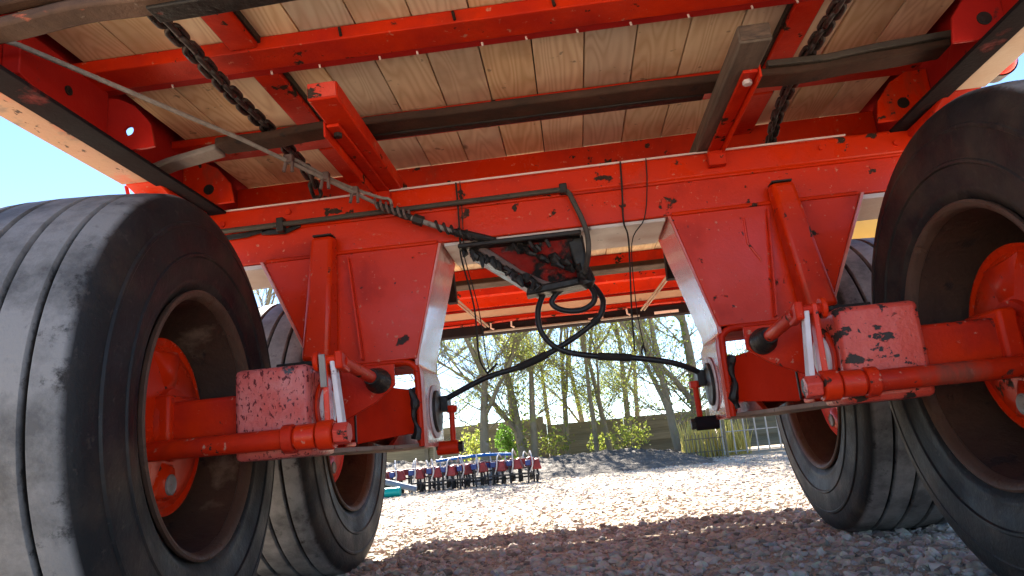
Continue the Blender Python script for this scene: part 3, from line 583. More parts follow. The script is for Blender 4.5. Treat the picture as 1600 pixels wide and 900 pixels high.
# ---- chains
def link_mesh():
    pts = []; a, w_ = 0.0155, 0.0135
    for k in range(20):
        t = 2 * math.pi * k / 20; c, si = math.cos(t), math.sin(t)
        pts.append(((a if c >= 0 else -a) + w_ * c if abs(c) > 1e-6 else w_ * c, w_ * si, 0))
    mb = MB(); n = len(pts); rings = []
    for i in range(n):
        p = Vector(pts[i]); t = (Vector(pts[(i + 1) % n]) - Vector(pts[i - 1])).normalized(); u = Vector((0, 0, 1)); q = t.cross(u)
        rings.append([p + (u * math.cos(2 * math.pi * k / 8) + q * math.sin(2 * math.pi * k / 8)) * 0.0066 for k in range(8)])
    v = [p for rg in rings for p in rg]
    f = [(i * 8 + k, i * 8 + (k + 1) % 8, ((i + 1) % n) * 8 + (k + 1) % 8, ((i + 1) % n) * 8 + k) for i in range(n) for k in range(8)]
    mb.add(v, f); me = mb.mesh("link"); me.shade_smooth(); me.materials.append(chainm); return me
LM = link_mesh()
for s, pts in ((-1, [(-0.735, 1.03, 1.315), (-0.742, 1.30, 1.315), (-0.755, 1.55, 1.322), (-0.757, 1.80, 1.330), (-0.750, 2.02, 1.310), (-0.745, 2.10, 1.255)]), (1, [(0.715, 1.05, 1.32), (0.715, 1.55, 1.325), (0.715, 1.80, 1.333), (0.725, 2.05, 1.325), (0.735, 2.2, 1.295), (0.735, 2.24, 1.25)])):
    ce = empty("chain", (0, 0, 0), T); P = spline(pts, 40)
    L_ = [0]
    for i in range(1, len(P)): L_.append(L_[-1] + (P[i] - P[i - 1]).length)
    d = 0.0; k = 0
    while d < L_[-1] - 0.02:
        i = max(1, next(j for j in range(len(L_)) if L_[j] >= d + 1e-9 or j == len(L_) - 1)); p = P[i - 1].lerp(P[i], (d - L_[i - 1]) / max(1e-6, L_[i] - L_[i - 1]))
        o = link("link", LM, None, ce); t = (P[i] - P[i - 1]).normalized()
        o.rotation_mode = 'QUATERNION'
        o.rotation_quaternion = t.to_track_quat('X', 'Z') @ Matrix.Rotation(R(45 + 90 * (k % 2) + random.uniform(-12, 12)), 3, 'X').to_quaternion(); o.location = p
        d += 0.0345; k += 1

# ---- hand brake cable, clamps and turnbuckle
ca = part("brake_cable", cablem, MB().tube([(-1.45, 0.86, 1.378), (-1.10, 1.27, 1.345), (-0.80, 1.68, 1.27), (-0.535, 2.040, 1.178)], 0.0060, 12), 0)
part("cable_tail", cablem, MB().tube(spline([(-0.70, 1.80, 1.248), (-0.62, 1.93, 1.218), (-0.53, 2.03, 1.197), (-0.497, 2.045, 1.190), (-0.490, 2.045, 1.165)], 5), 0.0050, 8), 0, parent=ca)
for (x, y, z) in ((-0.715, 1.795, 1.242), (-0.645, 1.89, 1.218), (-0.585, 1.975, 1.197)):
    cm = part("cable_clamp", clampm, MB().box(x - 0.013, x + 0.013, y - 0.012, y + 0.010, z - 0.006, z + 0.018), 0.003, parent=ca)
    MB().tube([(x - 0.008, y - 0.004, z - 0.004), (x - 0.011, y - 0.012, z - 0.034)], 0.0052, 8).build("clamp_prong", clampm, ca)
    MB().tube([(x + 0.010, y - 0.004, z - 0.004), (x + 0.012, y - 0.010, z - 0.036)], 0.0052, 8).build("clamp_prong", clampm, ca)
tb = part("turnbuckle", blackst, MB().tube([(-0.535, 2.035, 1.175), (-0.49, 2.04, 1.150), (-0.45, 2.045, 1.130), (-0.43, 2.045, 1.120)], [0.009, 0.012, 0.013, 0.010], 10), 0.0)
part("rod", greysteel, MB().tube([(-0.435, 2.045, 1.122), (-0.30, 2.06, 1.062)], 0.0085, 12), 0, parent=tb)
part("nut", blackst, MB().tube([(-0.425, 2.045, 1.118), (-0.395, 2.048, 1.104)], 0.017, 6), 0.002, parent=tb)
part("rod_end", grease, MB().tube([(-0.315, 2.06, 1.068), (-0.26, 2.07, 1.050), (-0.18, 2.10, 1.035)], [0.010, 0.015, 0.008], 10), 0, parent=tb)
part("wire_wrap", clampm, MB().tube([(-0.545 + 0.0025 * i, 2.036 + 0.014 * math.cos(i * 0.9), 1.181 - 0.00125 * i + 0.014 * math.sin(i * 0.9)) for i in range(46)], 0.0042, 6), 0, parent=tb)
part("wire_wrap", blackst, MB().tube([(-0.36 + 0.003 * i, 2.055 + 0.013 * math.cos(i * 0.8 + 1), 1.09 - 0.0013 * i + 0.014 * math.sin(i * 0.8 + 1)) for i in range(40)], 0.0045, 6), 0, parent=tb)

# ---- brake pipe along the beam
pp = part("brake_pipe", pipem, MB().tube(spline([(-1.12, 2.072, 1.160), (-0.85, 2.072, 1.160), (-0.53, 2.072, 1.161), (-0.2, 2.072, 1.162), (0.0, 2.072, 1.163), (0.04, 2.072, 1.162), (0.060, 2.072, 1.150), (0.070, 2.072, 1.125), (0.095, 2.075, 1.05), (0.103, 2.085, 1.0), (0.098, 2.10, 0.95), (0.080, 2.15, 0.90)], 5), 0.0085, 10), 0)
for x in (-0.86, 0.045): part("pipe_clip", blackst, MB().box(x - 0.012, x + 0.012, 2.062, 2.0915, 1.135 if x < 0 else 1.150, 1.182), 0.004, parent=pp)
part("dirt_crust", grease, MB().bar([(-1.10, 2.089, 1.132), (-0.98, 2.089, 1.136), (-0.90, 2.089, 1.150)], 0.006, 0.018), 0.002, parent=pp)
part("dirt_crust", grease, MB().bar([(-0.93, 2.089, 1.138), (-0.85, 2.089, 1.132), (-0.80, 2.089, 1.150)], 0.006, 0.018), 0.002, parent=pp)

# ---- greasy brake lever bracket under the middle of the beam
G = empty("hitch_bracket", (0, 0, 0), T)
part("inclined_plate", greasered, MB().hexa([(-0.075, 2.20, 0.868), (0.092, 2.20, 0.884), (0.092, 2.32, 0.890), (-0.075, 2.32, 0.876), (-0.285, 2.12, 1.033), (0.060, 2.12, 1.033), (0.060, 2.31, 1.033), (-0.285, 2.31, 1.033)]), 0.006, G)
part("mounting_strip", blackst, MB().box(-0.30, 0.085, 2.085, 2.13, 1.018, 1.034), 0.005, G)
part("foot_bar", grease, MB().hexa([(-0.108, 2.165, 0.862), (0.10, 2.165, 0.882), (0.10, 2.235, 0.882), (-0.108, 2.235, 0.862), (-0.100, 2.165, 0.890), (0.10, 2.165, 0.906), (0.10, 2.235, 0.906), (-0.100, 2.235, 0.890)]), 0.006, G)
part("black_post", grease, MB().hexa([(0.062, 2.14, 0.90), (0.098, 2.14, 0.90), (0.098, 2.20, 0.90), (0.062, 2.20, 0.90), (0.035, 2.13, 1.032), (0.090, 2.13, 1.032), (0.090, 2.19, 1.032), (0.035, 2.19, 1.032)]), 0.008, G)
part("cross_strip", grease, MB().hexa([(-0.02, 2.145, 1.000), (0.06, 2.145, 1.006), (0.06, 2.155, 1.006), (-0.02, 2.155, 1.0), (-0.02, 2.14, 1.03), (0.06, 2.14, 1.032), (0.06, 2.15, 1.032), (-0.02, 2.15, 1.03)]), 0.002, G)
part("worn_rail", clampm, MB().tube([(-0.235, 2.125, 1.022), (-0.19, 2.14, 0.988), (-0.12, 2.155, 0.940), (-0.05, 2.175, 0.900), (0.0, 2.185, 0.885)], [0.012, 0.013, 0.006, 0.008, 0.004], 8), 0, G)
part("spring_coil", blackst, MB().tube([(-0.15 + 0.009 * i, 2.118 + 0.018 * math.cos(i * 1.1), 1.008 + 0.020 * math.sin(i * 1.1)) for i in range(16)], 0.006, 8), 0, G)
rg = random.Random(4)
for i in range(15):
    t = i / 14; x = -0.275 + 0.21 * t + rg.uniform(-.008, .008); z = 1.020 - 0.13 * t + rg.uniform(-.01, .006); dz = rg.uniform(0.006, 0.034) if i % 2 else 0.008
    part("grease_lump", grease, MB().tube([(x - .008, 2.12 + .03 * t, z + 0.010), (x + rg.uniform(-.01, .01), 2.116 + .03 * t, z - 0.006), (x + rg.uniform(-.012, .006), 2.114 + .03 * t, z - 0.008 - dz)], [rg.uniform(.008, .014), rg.uniform(.009, .013), 0.004], 7), 0, G)
for i in range(14):
    t = i / 13; x = -0.10 + 0.18 * t + rg.uniform(-.012, .012); z = 1.018 - 0.115 * t + rg.uniform(-.014, .014)
    part("grease_lump", grease if i % 3 else blackst, MB().tube([(x - rg.uniform(.008, .02), 2.118 + .03 * t, z + 0.006), (x, 2.112 + .03 * t, z + rg.uniform(-.006, .006)), (x + rg.uniform(.006, .02), 2.116 + .03 * t, z - 0.010)], [0.006, rg.uniform(.008, .015), 0.006], 7), 0, G)
part("hose_union", grease, MB().tube([(0.08, 2.16, 0.925), (0.088, 2.17, 0.885), (0.092, 2.18, 0.870)], [0.024, 0.028, 0.014], 12), 0.0, G)

# ---- air hoses
h1 = spline([(-0.055, 2.22, 0.872), (-0.078, 2.24, 0.82), (-0.074, 2.25, 0.755), (-0.028, 2.25, 0.697), (0.061, 2.25, 0.665), (0.22, 2.25, 0.639), (0.336, 2.25, 0.610), (0.43, 2.29, 0.568)], 8)
h2 = spline([(0.092, 2.18, 0.885), (0.118, 2.22, 0.866), (0.134, 2.25, 0.828), (0.104, 2.26, 0.774), (-0.017, 2.265, 0.704), (-0.146, 2.27, 0.655), (-0.272, 2.27, 0.627), (-0.43, 2.29, 0.566)], 8)
h3 = spline([(0.085, 2.18, 0.89), (0.107, 2.20, 0.852), (0.098, 2.21, 0.822), (0.055, 2.22, 0.806), (0.0, 2.22, 0.814), (-0.030, 2.22, 0.842), (0.002, 2.22, 0.878), (0.07, 2.20, 0.892)], 8)
for h, r in ((h1, 0.0095), (h2, 0.0095), (h3, 0.0090)):
    ho = part("air_hose", hosem, MB().tube(h, r, 12), 0)
    if h is not h3:
        for a, b in ((0.60, 0.70),) if h is h1 else ((0.62, 0.72), (0.42, 0.45)):
            i0, i1 = int(a * len(h)), int(b * len(h)); part("tape_wrap", twine, MB().tube(h[i0:i1 + 1], r * 1.35, 12), 0, parent=ho)

# ---- twine ties hanging from the beam
def tie(pts, r=0.0024): return part("twine_tie", twine, MB().tube(spline(pts, 5), r, 6), 0)
tie([(-0.290, 2.088, 1.235), (-0.289, 2.087, 1.15), (-0.291, 2.088, 1.04), (-0.30, 2.15, 1.0), (-0.285, 2.25, 0.86), (-0.284, 2.26, 0.70), (-0.262, 2.262, 0.640)], 0.003)
tie([(-0.277, 2.088, 1.236), (-0.277, 2.087, 1.15), (-0.280, 2.088, 1.04), (-0.29, 2.16, 1.0), (-0.272, 2.25, 0.86), (-0.262, 2.26, 0.72), (-0.255, 2.262, 0.645)], 0.0018)
tie([(0.231, 2.086, 1.237), (0.226, 2.086, 1.15), (0.217, 2.088, 1.043), (0.232, 2.16, 1.0), (0.222, 2.25, 0.80), (0.214, 2.25, 0.662)], 0.0028)
tie([(0.311, 2.086, 1.237), (0.303, 2.086, 1.15), (0.281, 2.088, 1.045), (0.245, 2.20, 1.0), (0.238, 2.25, 0.80), (0.247, 2.25, 0.648)], 0.0018)
tie([(0.247, 2.24, 0.655), (0.240, 2.235, 0.675), (0.233, 2.235, 0.650)], 0.003)
tie([(-0.262, 2.255, 0.640), (-0.24, 2.245, 0.655), (-0.225, 2.245, 0.668)], 0.004)

# ---- far end frame
Fm = empty("end_frame", (0, 0, 0), T)
part("top_rail", red, MB().box(-1.15, 1.15, 4.725, 4.78, 1.355, 1.44), 0.004, Fm)
part("face_panel", redpink if False else reddim, MB().box(-1.15, 1.15, 4.74, 4.76, 1.235, 1.353), 0.002, Fm)
part("pale_strip", beige, MB().box(-1.10, 1.10, 4.722, 4.738, 1.285, 1.335), 0.003, Fm)
part("mid_rail", redw, MB().box(-1.15, 1.15, 4.715, 4.737, 1.252, 1.280), 0.003, Fm)
part("bottom_rail", darkflange, MB().box(-1.15, 1.15, 4.70, 4.79, 1.168, 1.233), 0.004, Fm)
part("light_pipe", greysteel, MB().tube([(-0.55, 4.69, 1.180), (0.5, 4.69, 1.180)], 0.008, 8), 0, Fm)
part("wiring", redc, MB().tube(spline([(-1.0, 4.705, 1.235), (-0.6, 4.70, 1.240), (-0.2, 4.70, 1.246), (0.2, 4.70, 1.238), (0.6, 4.70, 1.248), (1.0, 4.70, 1.24)], 6), 0.007, 8), 0, Fm)
part("reflector", palep, MB().box(0.60, 0.76, 4.694, 4.699, 1.178, 1.196), 0.001, Fm)
part("reflector", palep, MB().box(0.16, 0.26, 4.694, 4.699, 1.186, 1.200), 0.001, Fm)
for x in (-0.50, -0.36, 0.42): part("hook", palep, MB().tube([(x, 4.695, 1.235), (x, 4.685, 1.20), (x + .02, 4.685, 1.19)], 0.006, 6), 0, Fm)
for s in (-1, 1):
    part("hanger", darkflange, MB().hexa([((0.55) * s, 3.58, 1.17), (0.60 * s, 3.58, 1.17), (0.60 * s, 3.64, 1.17), (0.55 * s, 3.64, 1.17), (0.56 * s, 3.58, 1.438), (0.64 * s, 3.58, 1.438), (0.64 * s, 3.64, 1.438), (0.56 * s, 3.64, 1.438)]), 0.004, T)
    for k in range(2): part("tie_rod", dusty, MB().tube([((0.66 - .02 * k) * s, 3.9, 1.30), ((0.52 - .02 * k) * s, 4.55, 1.19)], 0.006, 8), 0, T)

# ---- tail lamp on the right-hand sill, tank beyond the beam
tl = empty("tail_lamp", (1.42, 2.10, 1.425), T)
MB().lathe([(0.0, 0.001), (-0.030, 0.001), (-0.026, 0.030), (-0.012, 0.048), (0.0, 0.052)], 28, 'y').build("lens", lens_red, tl)
MB().lathe([(0.0, 0.056), (0.05, 0.054), (0.06, 0.03), (0.06, 0.001)], 28, 'y').build("housing", blackst, tl)
MB().hexa([(-0.24, -0.01, -0.10), (-0.05, -0.01, -0.03), (-0.05, 0.05, -0.03), (-0.24, 0.05, -0.10), (-0.22, -0.01, -0.05), (-0.03, -0.01, 0.03), (-0.03, 0.05, 0.03), (-0.22, 0.05, -0.05)]).build("bracket", blackst, tl, bevel=0.004)
MB().hexa([(-0.30, 0.0, -0.20), (0.20, 0.0, -0.16), (0.20, 0.30, -0.16), (-0.30, 0.30, -0.20), (-0.30, 0.0, -0.14), (0.20, 0.0, -0.11), (0.20, 0.30, -0.11), (-0.30, 0.30, -0.14)]).build("mudguard_bracket", beige, tl, bevel=0.006)
tk = part("under_deck_tank", yellowm, MB().lathe([(-0.42, 0.001), (-0.42, 0.10), (-0.38, 0.15), (0.38, 0.15), (0.42, 0.10), (0.42, 0.001)], 32, 'x', (1.35, 3.4, 1.30)), 0)

# ================================================================== BACKGROUND
# ---- dirt mound
def mound_h(x, y):
    if y < 8.6 or y > 14.5: return -0.05
    u = math.sin(math.pi * min(1, (y - 8.6) / 5.9)) ** 0.8
    e = 1 / (1 + math.exp((x - 1.75) * 4.5)) * (1 / (1 + math.exp(-(x + 7) * 2)))
    return -0.05 + (0.27 + 0.03 * math.sin(x * 1.3)) * u * e * (1 - 0.14 * (x + 1.0)) + 0.075 * e * u * mnoise.noise((x * 3, y * 3, 5)) + 0.06 * e * u * mnoise.noise((x * 9, y * 9, 5))
mx_, my_ = np.linspace(-8, 3.2, 150), np.linspace(8.55, 14.6, 80)
mv = [(x, y, mound_h(x, y)) for y in my_ for x in mx_]
mf = [(j * 150 + i, j * 150 + i + 1, (j + 1) * 150 + i + 1, (j + 1) * 150 + i) for j in range(79) for i in range(149)]
me = bpy.data.meshes.new("dirt_mound"); me.from_pydata(mv, [], mf); me.shade_smooth()
dirtm = pm("grey soil", (0.17, 0.145, 0.12), (0.10, 0.085, 0.072), 5, 0.95, 1.0, 25, bdist=0.03, layers=[(14, 0.58, 0.08, (0.22, 0.19, 0.155), 0.95)], spec=0.2)
tag(link("dirt_mound", me, dirtm), kind="structure")

# ---- slatted timber fences
fencem = pm("weathered fence timber", (0.20, 0.175, 0.115), (0.13, 0.115, 0.075), 6, 0.9, 0.4, 60, stretch=(0.3, 1, 8), rand=0.25)
postm = pm("fence post timber", (0.17, 0.15, 0.11), (0.11, 0.095, 0.07), 6, 0.9, 0.4, 60)
def fence(name, label, A, Bp, h, nsl, bays, m=fencem, z0=0.0):
    A, Bp = Vector(A), Vector(Bp); d = (Bp - A); n = Vector((-d.y, d.x, 0)).normalized()
    f = empty(name, A); tag(f, label, "fence", "timber fences behind the yard")
    L_ = d.length; u = d.normalized(); bw = L_ / bays
    def slab(a, b, za, zb, t0, t1, nm, mm):
        c = []
        for zz in (za, zb):
            for (k, t) in ((a, t0), (b, t0), (b, t1), (a, t1)):
                q = u * k + n * t; c.append((q.x, q.y, zz))
        MB().hexa(c).build(nm, mm, f, smooth=0)
    for b in range(bays + 1): slab(b * bw - 0.05, b * bw + 0.05, z0, h + 0.03, 0.0, 0.10, "post", postm)
    sh = (h - z0 - 0.06) / nsl
    for b in range(bays):
        for k in range(nsl):
            j = random.uniform(-.006, .006); slab(b * bw + 0.056, (b + 1) * bw - 0.056, z0 + 0.05 + k * sh + j, z0 + 0.05 + (k + 1) * sh + 0.012 + j, 0.03 + 0.028 * (k % 2), 0.055 + 0.028 * (k % 2), "slat", m)
fence("slat_fence", "taller weathered slat fence behind the trees on the left, ending in a step", (-5.0, 17.2, 0), (-0.82, 16.0, 0), 1.00, 7, 3)
fence("slat_fence", "long dark slat fence behind the dirt mound between the tree trunks", (-0.70, 15.2, 0), (2.75, 15.2, 0), 0.80, 6, 2)
fence("slat_fence", "lighter slat fence on the right behind the pale mesh hurdle", (2.35, 12.2, 0), (6.0, 11.6, 0), 1.15, 11, 3, fencem)

# ---- metal hurdle and railing on the right
barm = pm("pale galvanised bar", (0.42, 0.40, 0.36), (0.34, 0.31, 0.27), 8, 0.6, 0.2, 80)
hd = empty("mesh_hurdle", (2.05, 10.6, 0)); tag(hd, "pale metal hurdle with upright bars in front of the right slat fence", "hurdle")
for k in range(8): MB().tube([(0.16 * k, 0, 0.02), (0.16 * k, 0, 0.62)], 0.011, 6).build("upright_bar", barm, hd)
for z in (0.06, 0.34, 0.60): MB().tube([(0, 0.014, z), (1.12, 0.014, z)], 0.008, 6).build("rail", barm, hd)
rl = empty("picket_railing", (1.48, 10.3, 0)); tag(rl, "low railing of thin grey pickets before the yellow reeds", "railing")
for k in range(11): MB().tube([(0.048 * k, 0, 0.0), (0.048 * k, 0, 0.34 + 0.03 * (k % 2))], 0.006, 6).build("picket", postm, rl)
for z in (0.10, 0.28): MB().tube([(-0.02, 0.008, z), (0.52, 0.008, z)], 0.006, 6).build("rail", postm, rl)
MB().tube([(0.55, 0, 0), (0.55, 0, 0.55)], 0.018, 8).build("post", fencem, rl)

# ---- foliage
def leaf_mat(name, c1, c2, trans=0.5):
    m = bpy.data.materials.new(name); m.use_nodes = True; t = m.node_tree; N = t.nodes; L = t.links.new
    b = N["Principled BSDF"]; b.inputs["Roughness"].default_value = 0.55
    a = N.new("ShaderNodeAttribute"); a.attribute_name = "tone"
    mx = N.new("ShaderNodeMix"); mx.data_type = 'RGBA'; mx.inputs[6].default_value = (*c1, 1); mx.inputs[7].default_value = (*c2, 1); L(a.outputs["Fac"], mx.inputs[0])
    L(mx.outputs[2], b.inputs["Base Color"])
    tr = N.new("ShaderNodeBsdfTranslucent"); L(mx.outputs[2], tr.inputs[0]); ms = N.new("ShaderNodeMixShader"); ms.inputs[0].default_value = trans
    L(b.outputs[0], ms.inputs[1]); L(tr.outputs[0], ms.inputs[2]); L(ms.outputs[0], N["Material Output"].inputs[0])
    return m
leafm = leaf_mat("young spring leaves", (0.24, 0.33, 0.045), (0.42, 0.42, 0.09))
ivym = leaf_mat("ivy and shrub leaves", (0.10, 0.17, 0.03), (0.26, 0.26, 0.05))
bushm = leaf_mat("fresh green bush leaves", (0.08, 0.20, 0.02), (0.18, 0.30, 0.05))
reedm = leaf_mat("yellow reeds", (0.60, 0.50, 0.13), (0.66, 0.58, 0.20), 0.5)
grassm = leaf_mat("green grass", (0.07, 0.20, 0.02), (0.14, 0.30, 0.04))
barkm = pm("bark with lichen", (0.25, 0.215, 0.15), (0.16, 0.14, 0.095), 8, 0.95, 0.8, 40, bdist=0.01, stretch=(1, 1, 0.4), layers=[(5, 0.56, 0.1, (0.24, 0.24, 0.09), 0.95), (7, 0.62, 0.08, (0.30, 0.28, 0.24), 0.95)], spec=0.2)
def leaves(name, centers, size, mat, parent, flat=1.0):
    n = len(centers); c = np.array(centers); a = rng.standard_normal((n, 3)); a /= np.linalg.norm(a, axis=1)[:, None]
    b = np.cross(a, rng.standard_normal((n, 3))); b /= np.linalg.norm(b, axis=1)[:, None]
    sz = size * rng.uniform(0.6, 1.4, (n, 1))
    V = np.stack([c - a * sz, c - b * sz * 0.55, c + a * sz, c + b * sz * 0.55], 1).reshape(-1, 3)
    F = np.arange(n * 4).reshape(-1, 4)
    me = bpy.data.meshes.new(name); me.from_pydata(V.tolist(), [], F.tolist())
    at = me.attributes.new("tone", 'FLOAT', 'POINT'); at.data.foreach_set("value", np.repeat(rng.random(n), 4).astype(np.float32))
    return link(name, me, mat, parent)
def tree(x, y, z, r, label, H=5.5, lean=(0.000, 0), fork=2.3, ivy=0, nleaf=5200, stems=1, seed=0):
    rd = random.Random(seed); t = empty("spring_tree", (x, y, z)); tag(t, label, "tree", "spring trees behind the yard")
    mb = MB(); tips = []
    def grow(p, d, L_, rad, depth):
        n = 5; pts = [p]; q = p.copy(); dd = d.copy()
        for i in range(n):
            jt = 0.035 if depth == 0 else 0.10; dd = (dd + Vector((rd.gauss(0, jt), rd.gauss(0, jt), rd.gauss(0.03, .06)))).normalized(); q = q + dd * (L_ / n); pts.append(q.copy())
        mb.tube(pts, [rad * (1 - 0.45 * i / n) for i in range(n + 1)], 7 if depth < 2 else 4, cap=False)
        if depth >= 2: tips.extend(pts[1:])
        if depth >= 4: return
        kids = 3 if depth == 0 else (rd.choice((3, 3, 4)) if depth < 2 else rd.choice((5, 6)))
        for k in range(kids):
            pos = pts[-1] if (k < 2 and depth < 3) or k == 0 else pts[rd.randint(2, n)]
            a = rd.uniform(0, 6.28); sp = rd.uniform(0.3, 0.75)
            nd = (dd + Vector((math.cos(a) * sp, math.sin(a) * sp, rd.uniform(-0.15, 0.35)))).normalized()
            grow(pos, nd, L_ * rd.uniform(0.55, 0.85) if depth else (H - fork) * rd.uniform(0.38, 0.52), rad * 0.52 * rd.uniform(0.8, 1.1), depth + 1)
    for sidx in range(stems):
        grow(Vector((sidx * r * 1.6, 0, -0.25)), Vector((lean[0] + 0.04 * sidx, lean[1], 1)).normalized(), fork + 0.25, r * (1 if sidx == 0 else 0.75), 0)
    # a few low twiggy shoots
    for k in range(11):
        a = rd.uniform(0, 6.28); hz = rd.uniform(0.4, fork + 0.3); grow(Vector((lean[0] * hz, 0, hz)), Vector((math.cos(a), math.sin(a) * .5, 0.5)).normalized(), rd.uniform(0.5, 1.1), r * 0.15, 2)
    me = mb.mesh("trunk"); me.shade_smooth(); link("trunk", me, barkm, t)
    cs = []
    for i in range(nleaf):
        p = rd.choice(tips); cs.append((p.x + rd.gauss(0, .10), p.y + rd.gauss(0, .10), p.z + rd.gauss(0, .08)))
    leaves("crown", cs, 0.020, leafm, t)
    if ivy:
        cs = []
        for i in range(ivy):
            h = rd.uniform(0.0, 1.0) ** 0.8 * 2.6; a = rd.uniform(0, 6.28); rr = r * 0.9 + abs(rd.gauss(0, .07)); cs.append((math.cos(a) * rr + lean[0] * h, math.sin(a) * rr, h))
        leaves("ivy", cs, 0.036, ivym, t)
trees = [(-1.75, 13.4, 0.15, 0.108, "grey trunked spring tree at the left, beside the green bush", dict(lean=(-0.035, 0), ivy=60, seed=3, fork=1.6)),
         (-1.08, 14.0, 0.15, 0.112, "ivy covered tree right of the green bush", dict(lean=(-0.007, 0), ivy=420, seed=5, stems=2, fork=1.7)),
         (-0.25, 14.6, 0.1, 0.07, "thin bare tree in the middle of the long fence", dict(lean=(-0.014, 0), ivy=80, seed=8, fork=2.0)),
         (0.60, 14.2, 0.1, 0.065, "slender leaning tree left of the pair of thick trunks", dict(lean=(-0.063, 0), seed=13, fork=1.9)),
         (1.02, 14.8, 0.1, 0.075, "slender leafy tree nearest the thick trunks on their left", dict(lean=(0.010, 0), ivy=220, seed=21)),
         (1.62, 11.9, 0.02, 0.096, "thick pale trunk forking low at the right end of the mound", dict(lean=(-0.035, 0), seed=34, fork=1.25)),
         (1.98, 12.4, 0.02, 0.120, "dark thick trunk just right of the pale forked one", dict(lean=(-0.028, 0), ivy=260, seed=55)),
         (-1.45, 16.4, 0, 0.06, "slender tree behind the green bush and the tall fence", dict(seed=101, fork=2.4)),
         (0.30, 13.8, 0.1, 0.055, "slim straight tree over the small yellowish shrub", dict(seed=103, fork=2.3, ivy=90)),
         (1.35, 16.8, 0, 0.07, "slim tree behind the fence just left of the pale forked trunk", dict(seed=104, fork=2.4)),
         (-0.62, 16.6, 0, 0.065, "slim tree rising behind the step between the two fences", dict(seed=105, fork=2.2)),
         (-2.9, 14.5, 0.1, 0.10, "tree hidden mostly by the left leg of the trailer", dict(seed=89)),
         (0.15, 17.5, 0, 0.08, "thin tree standing behind the long dark fence", dict(seed=90, fork=2.2)),
         (-6.6, 15.0, 0, 0.12, "tree seen above the far left wheel through the beam notch", dict(seed=91, ivy=200, nleaf=2600)),
         (6.4, 15.0, 0, 0.12, "tree seen above the far right wheel through the beam notch", dict(seed=92, nleaf=2600))]
for x, y, z, r, lb, kw in trees: tree(x, y, z, r, lb, **kw)
def shrub(name, label, cat, x, y, z, rx, rz, n, mat, size=0.03, stems=6):
    o = empty(name, (x, y, z)); tag(o, label, cat); mb = MB(); cs = []
    for k in range(stems):
        a = rng.uniform(0, 6.28); tip = (math.cos(a) * rx * .7, math.sin(a) * rx * .5, rz * rng.uniform(0.7, 1.3)); mb.tube([(0, 0, -0.05), (tip[0] * .4, tip[1] * .4, tip[2] * .6), tip], [0.012, 0.008, 0.003], 5)
    mb.build("stem", barkm, o)
    for i in range(n):
        u = rng.standard_normal(3); u /= np.linalg.norm(u); q = u * rng.random() ** 0.4; cs.append((q[0] * rx, q[1] * rx * .6, rz * 0.75 + q[2] * rz * 0.75 * (1 + 0.3 * math.sin(q[0] * 9))))
    leaves("foliage", cs, size, mat, o)
shrub("green_bush", "bright green bush between the two left tree trunks", "bush", -1.42, 14.9, 0.15, 0.33, 0.55, 1500, bushm)
shrub("yellow_bush", "yellow green bush left of the grey trunk", "bush", -2.15, 14.8, 0.15, 0.36, 0.50, 700, leafm)
shrub("low_shrub", "sparse shrub on the mound before the long fence", "shrub", -0.55, 14.4, 0.15, 0.42, 0.36, 420, ivym)
shrub("low_shrub", "leafy shrub at the foot of the slender trees", "shrub", 0.95, 13.6, 0.12, 0.45, 0.42, 520, leafm)
shrub("low_shrub", "small yellowish shrub right of the mound crest", "shrub", 0.42, 14.4, 0.10, 0.30, 0.28, 320, leafm)
shrub("conifer_hedge", "narrow yellow green hedge plant beside the mesh hurdle", "hedge", 2.22, 11.4, 0.0, 0.15, 0.55, 700, leafm, 0.025)
# reeds and grass
def blades(name, label, cat, n, x0, x1, y0, y1, h, wd, mat, kind=None):
    V = []; F = []; tn = []
    for i in range(n):
        x, y = rng.uniform(x0, x1), rng.uniform(y0, y1); hh = h * rng.uniform(0.6, 1.15); a = rng.uniform(0, 3.14); lx, ly = rng.normal(0, .12, 2) * hh
        dx, dy = math.cos(a) * wd, math.sin(a) * wd; k = len(V)
        V += [(x - dx, y - dy, 0), (x + dx, y + dy, 0), (x + dx * .8 + lx * .5, y + dy * .8 + ly * .5, hh * .6), (x - dx * .8 + lx * .5, y - dy * .8 + ly * .5, hh * .6), (x + lx, y + ly, hh)]
        F += [(k, k + 1, k + 2, k + 3), (k + 3, k + 2, k + 4)]; tn += [rng.random()] * 5
    me = bpy.data.meshes.new(name); me.from_pydata(V, [], F); at = me.attributes.new("tone", 'FLOAT', 'POINT'); at.data.foreach_set("value", np.array(tn, np.float32))
    return tag(link(name, me, mat), label, cat, kind=kind)
blades("reeds", "stand of yellow dry reeds behind the picket railing", "reeds", 420, 1.55, 2.5, 10.8, 11.4, 0.55, 0.010, reedm, "stuff")
blades("grass", "tuft of green grass at the foot of the thick trunks", "grass", 700, 1.75, 2.25, 11.0, 12.0, 0.14, 0.006, grassm, "stuff")

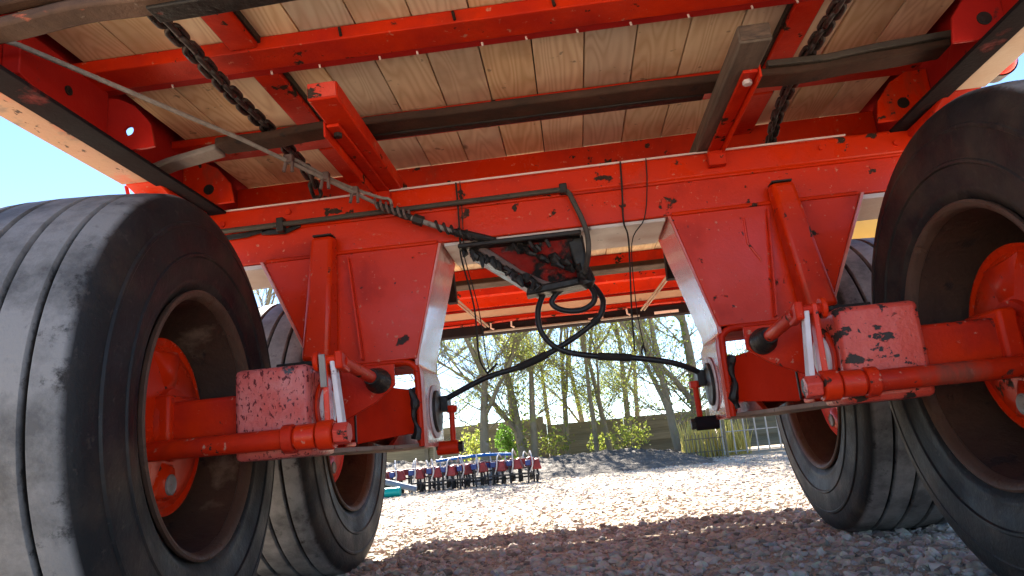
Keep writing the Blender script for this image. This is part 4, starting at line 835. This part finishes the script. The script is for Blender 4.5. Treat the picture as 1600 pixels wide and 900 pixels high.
# ---- seed drill parked on the yard
navy = pm("blue drill paint", (0.02, 0.05, 0.20), (0.015, 0.035, 0.14), 8, 0.4, 0.2, 80)
drillred = pm("drill red paint", (0.26, 0.03, 0.025), (0.13, 0.018, 0.016), 8, 0.4, 0.2, 80)
drillblk = pm("drill black steel", (0.018, 0.018, 0.02), (0.03, 0.028, 0.026), 10, 0.6, 0.3, 80)
tubem = pm("clear seed hose", (0.55, 0.52, 0.48), (0.45, 0.42, 0.40), 10, 0.35, 0.1, 80)
tealm = pm("teal roller", (0.0, 0.30, 0.28), (0.0, 0.24, 0.24), 8, 0.4, 0.1, 80)
gbm = pm("grey blue drawbar", (0.16, 0.20, 0.26), (0.12, 0.15, 0.20), 8, 0.5, 0.2, 80)
bluem = pm("bright blue hose reel", (0.02, 0.16, 0.50), (0.02, 0.12, 0.42), 8, 0.4, 0.1, 80)
D = empty("seed_drill", (-1.9, 8.15, 0)); tag(D, "red and black seed drill with blue row units parked on the gravel", "farm implement")
D.rotation_euler = (0, 0, R(2))
MB().box(-2.0, 1.36, 0.30, 0.40, 0.20, 0.27).build("tool_bar", drillred, D, bevel=0.008)
for z, y in ((0.10, -0.02), (0.16, 0.14), (0.055, 0.22)): MB().box(-2.0, 1.36, y, y + 0.02, z, z + 0.018).build("rail", drillblk, D)
x = -1.95; k = 0
for q in range(36):
    rank = q % 2
    if x > 1.36: break
    u = empty("row_unit", (x + random.uniform(-.02, .02), 0.34 * rank + random.uniform(-.05, .05), random.uniform(-.004, .012)), D); u.rotation_euler = (0, random.uniform(-.06, .06), random.uniform(-.25, .25))
    MB().box(-0.03, 0.03, -0.01, 0.06, 0.195, 0.255).build("clamp", navy, u, bevel=0.006)
    MB().prism([(-0.012, 0.195), (0.012, 0.195), (0.010, 0.03), (0.03, 0.0), (-0.008, 0.0)], 'x', -0.010, 0.010).build("tine", drillblk, u)
    MB().prism([(0.16, 0.18), (0.18, 0.18), (0.15, 0.0), (0.12, 0.0)], 'x', 0.06, 0.078).build("tine", drillblk, u)
    MB().hexa([(0.045, -0.02, 0.15), (0.155, -0.02, 0.15), (0.155, 0.12, 0.16), (0.045, 0.12, 0.16), (0.075, 0.0, 0.262), (0.125, 0.0, 0.262), (0.125, 0.10, 0.275), (0.075, 0.10, 0.275)]).build("red_housing", drillred, u, bevel=0.015)
    MB().tube([(0.10, 0.02, 0.16), (0.115, -0.01, 0.09), (0.10, 0.03, 0.02)], 0.012, 6).build("coulter", drillblk, u)
    MB().lathe([(0.09, 0.028), (0.09, 0.048), (0.115, 0.048), (0.115, 0.028)], 14, 'x', (0, 0.10, 0.055)).build("press_wheel", drillblk, u)
    MB().tube(spline([(0.02, 0.30, 0.30), (0.03, 0.15, 0.335 + .02 * (k % 3)), (0.045, 0.02, 0.29), (0.05, -0.02, 0.20), (0.02, 0.0, 0.12)], 4), 0.008, 6).build("seed_hose", tubem, u)
    x += 0.095; k += 1
MB().tube(spline([(0.2, 0.35, 0.33), (0.5, 0.33, 0.345), (0.8, 0.33, 0.35), (1.1, 0.35, 0.33)], 5), 0.018, 8).build("blue_tube", bluem, D)
MB().tube([(-0.62, -0.25, 0.27), (0.07, -0.32, 0.06)], 0.032, 10).build("drawbar", gbm, D)
MB().tube([(-1.5, -0.42, 0.055), (-0.08, -0.42, 0.055)], 0.05, 14).build("teal_roller", tealm, D, bevel=0.008)
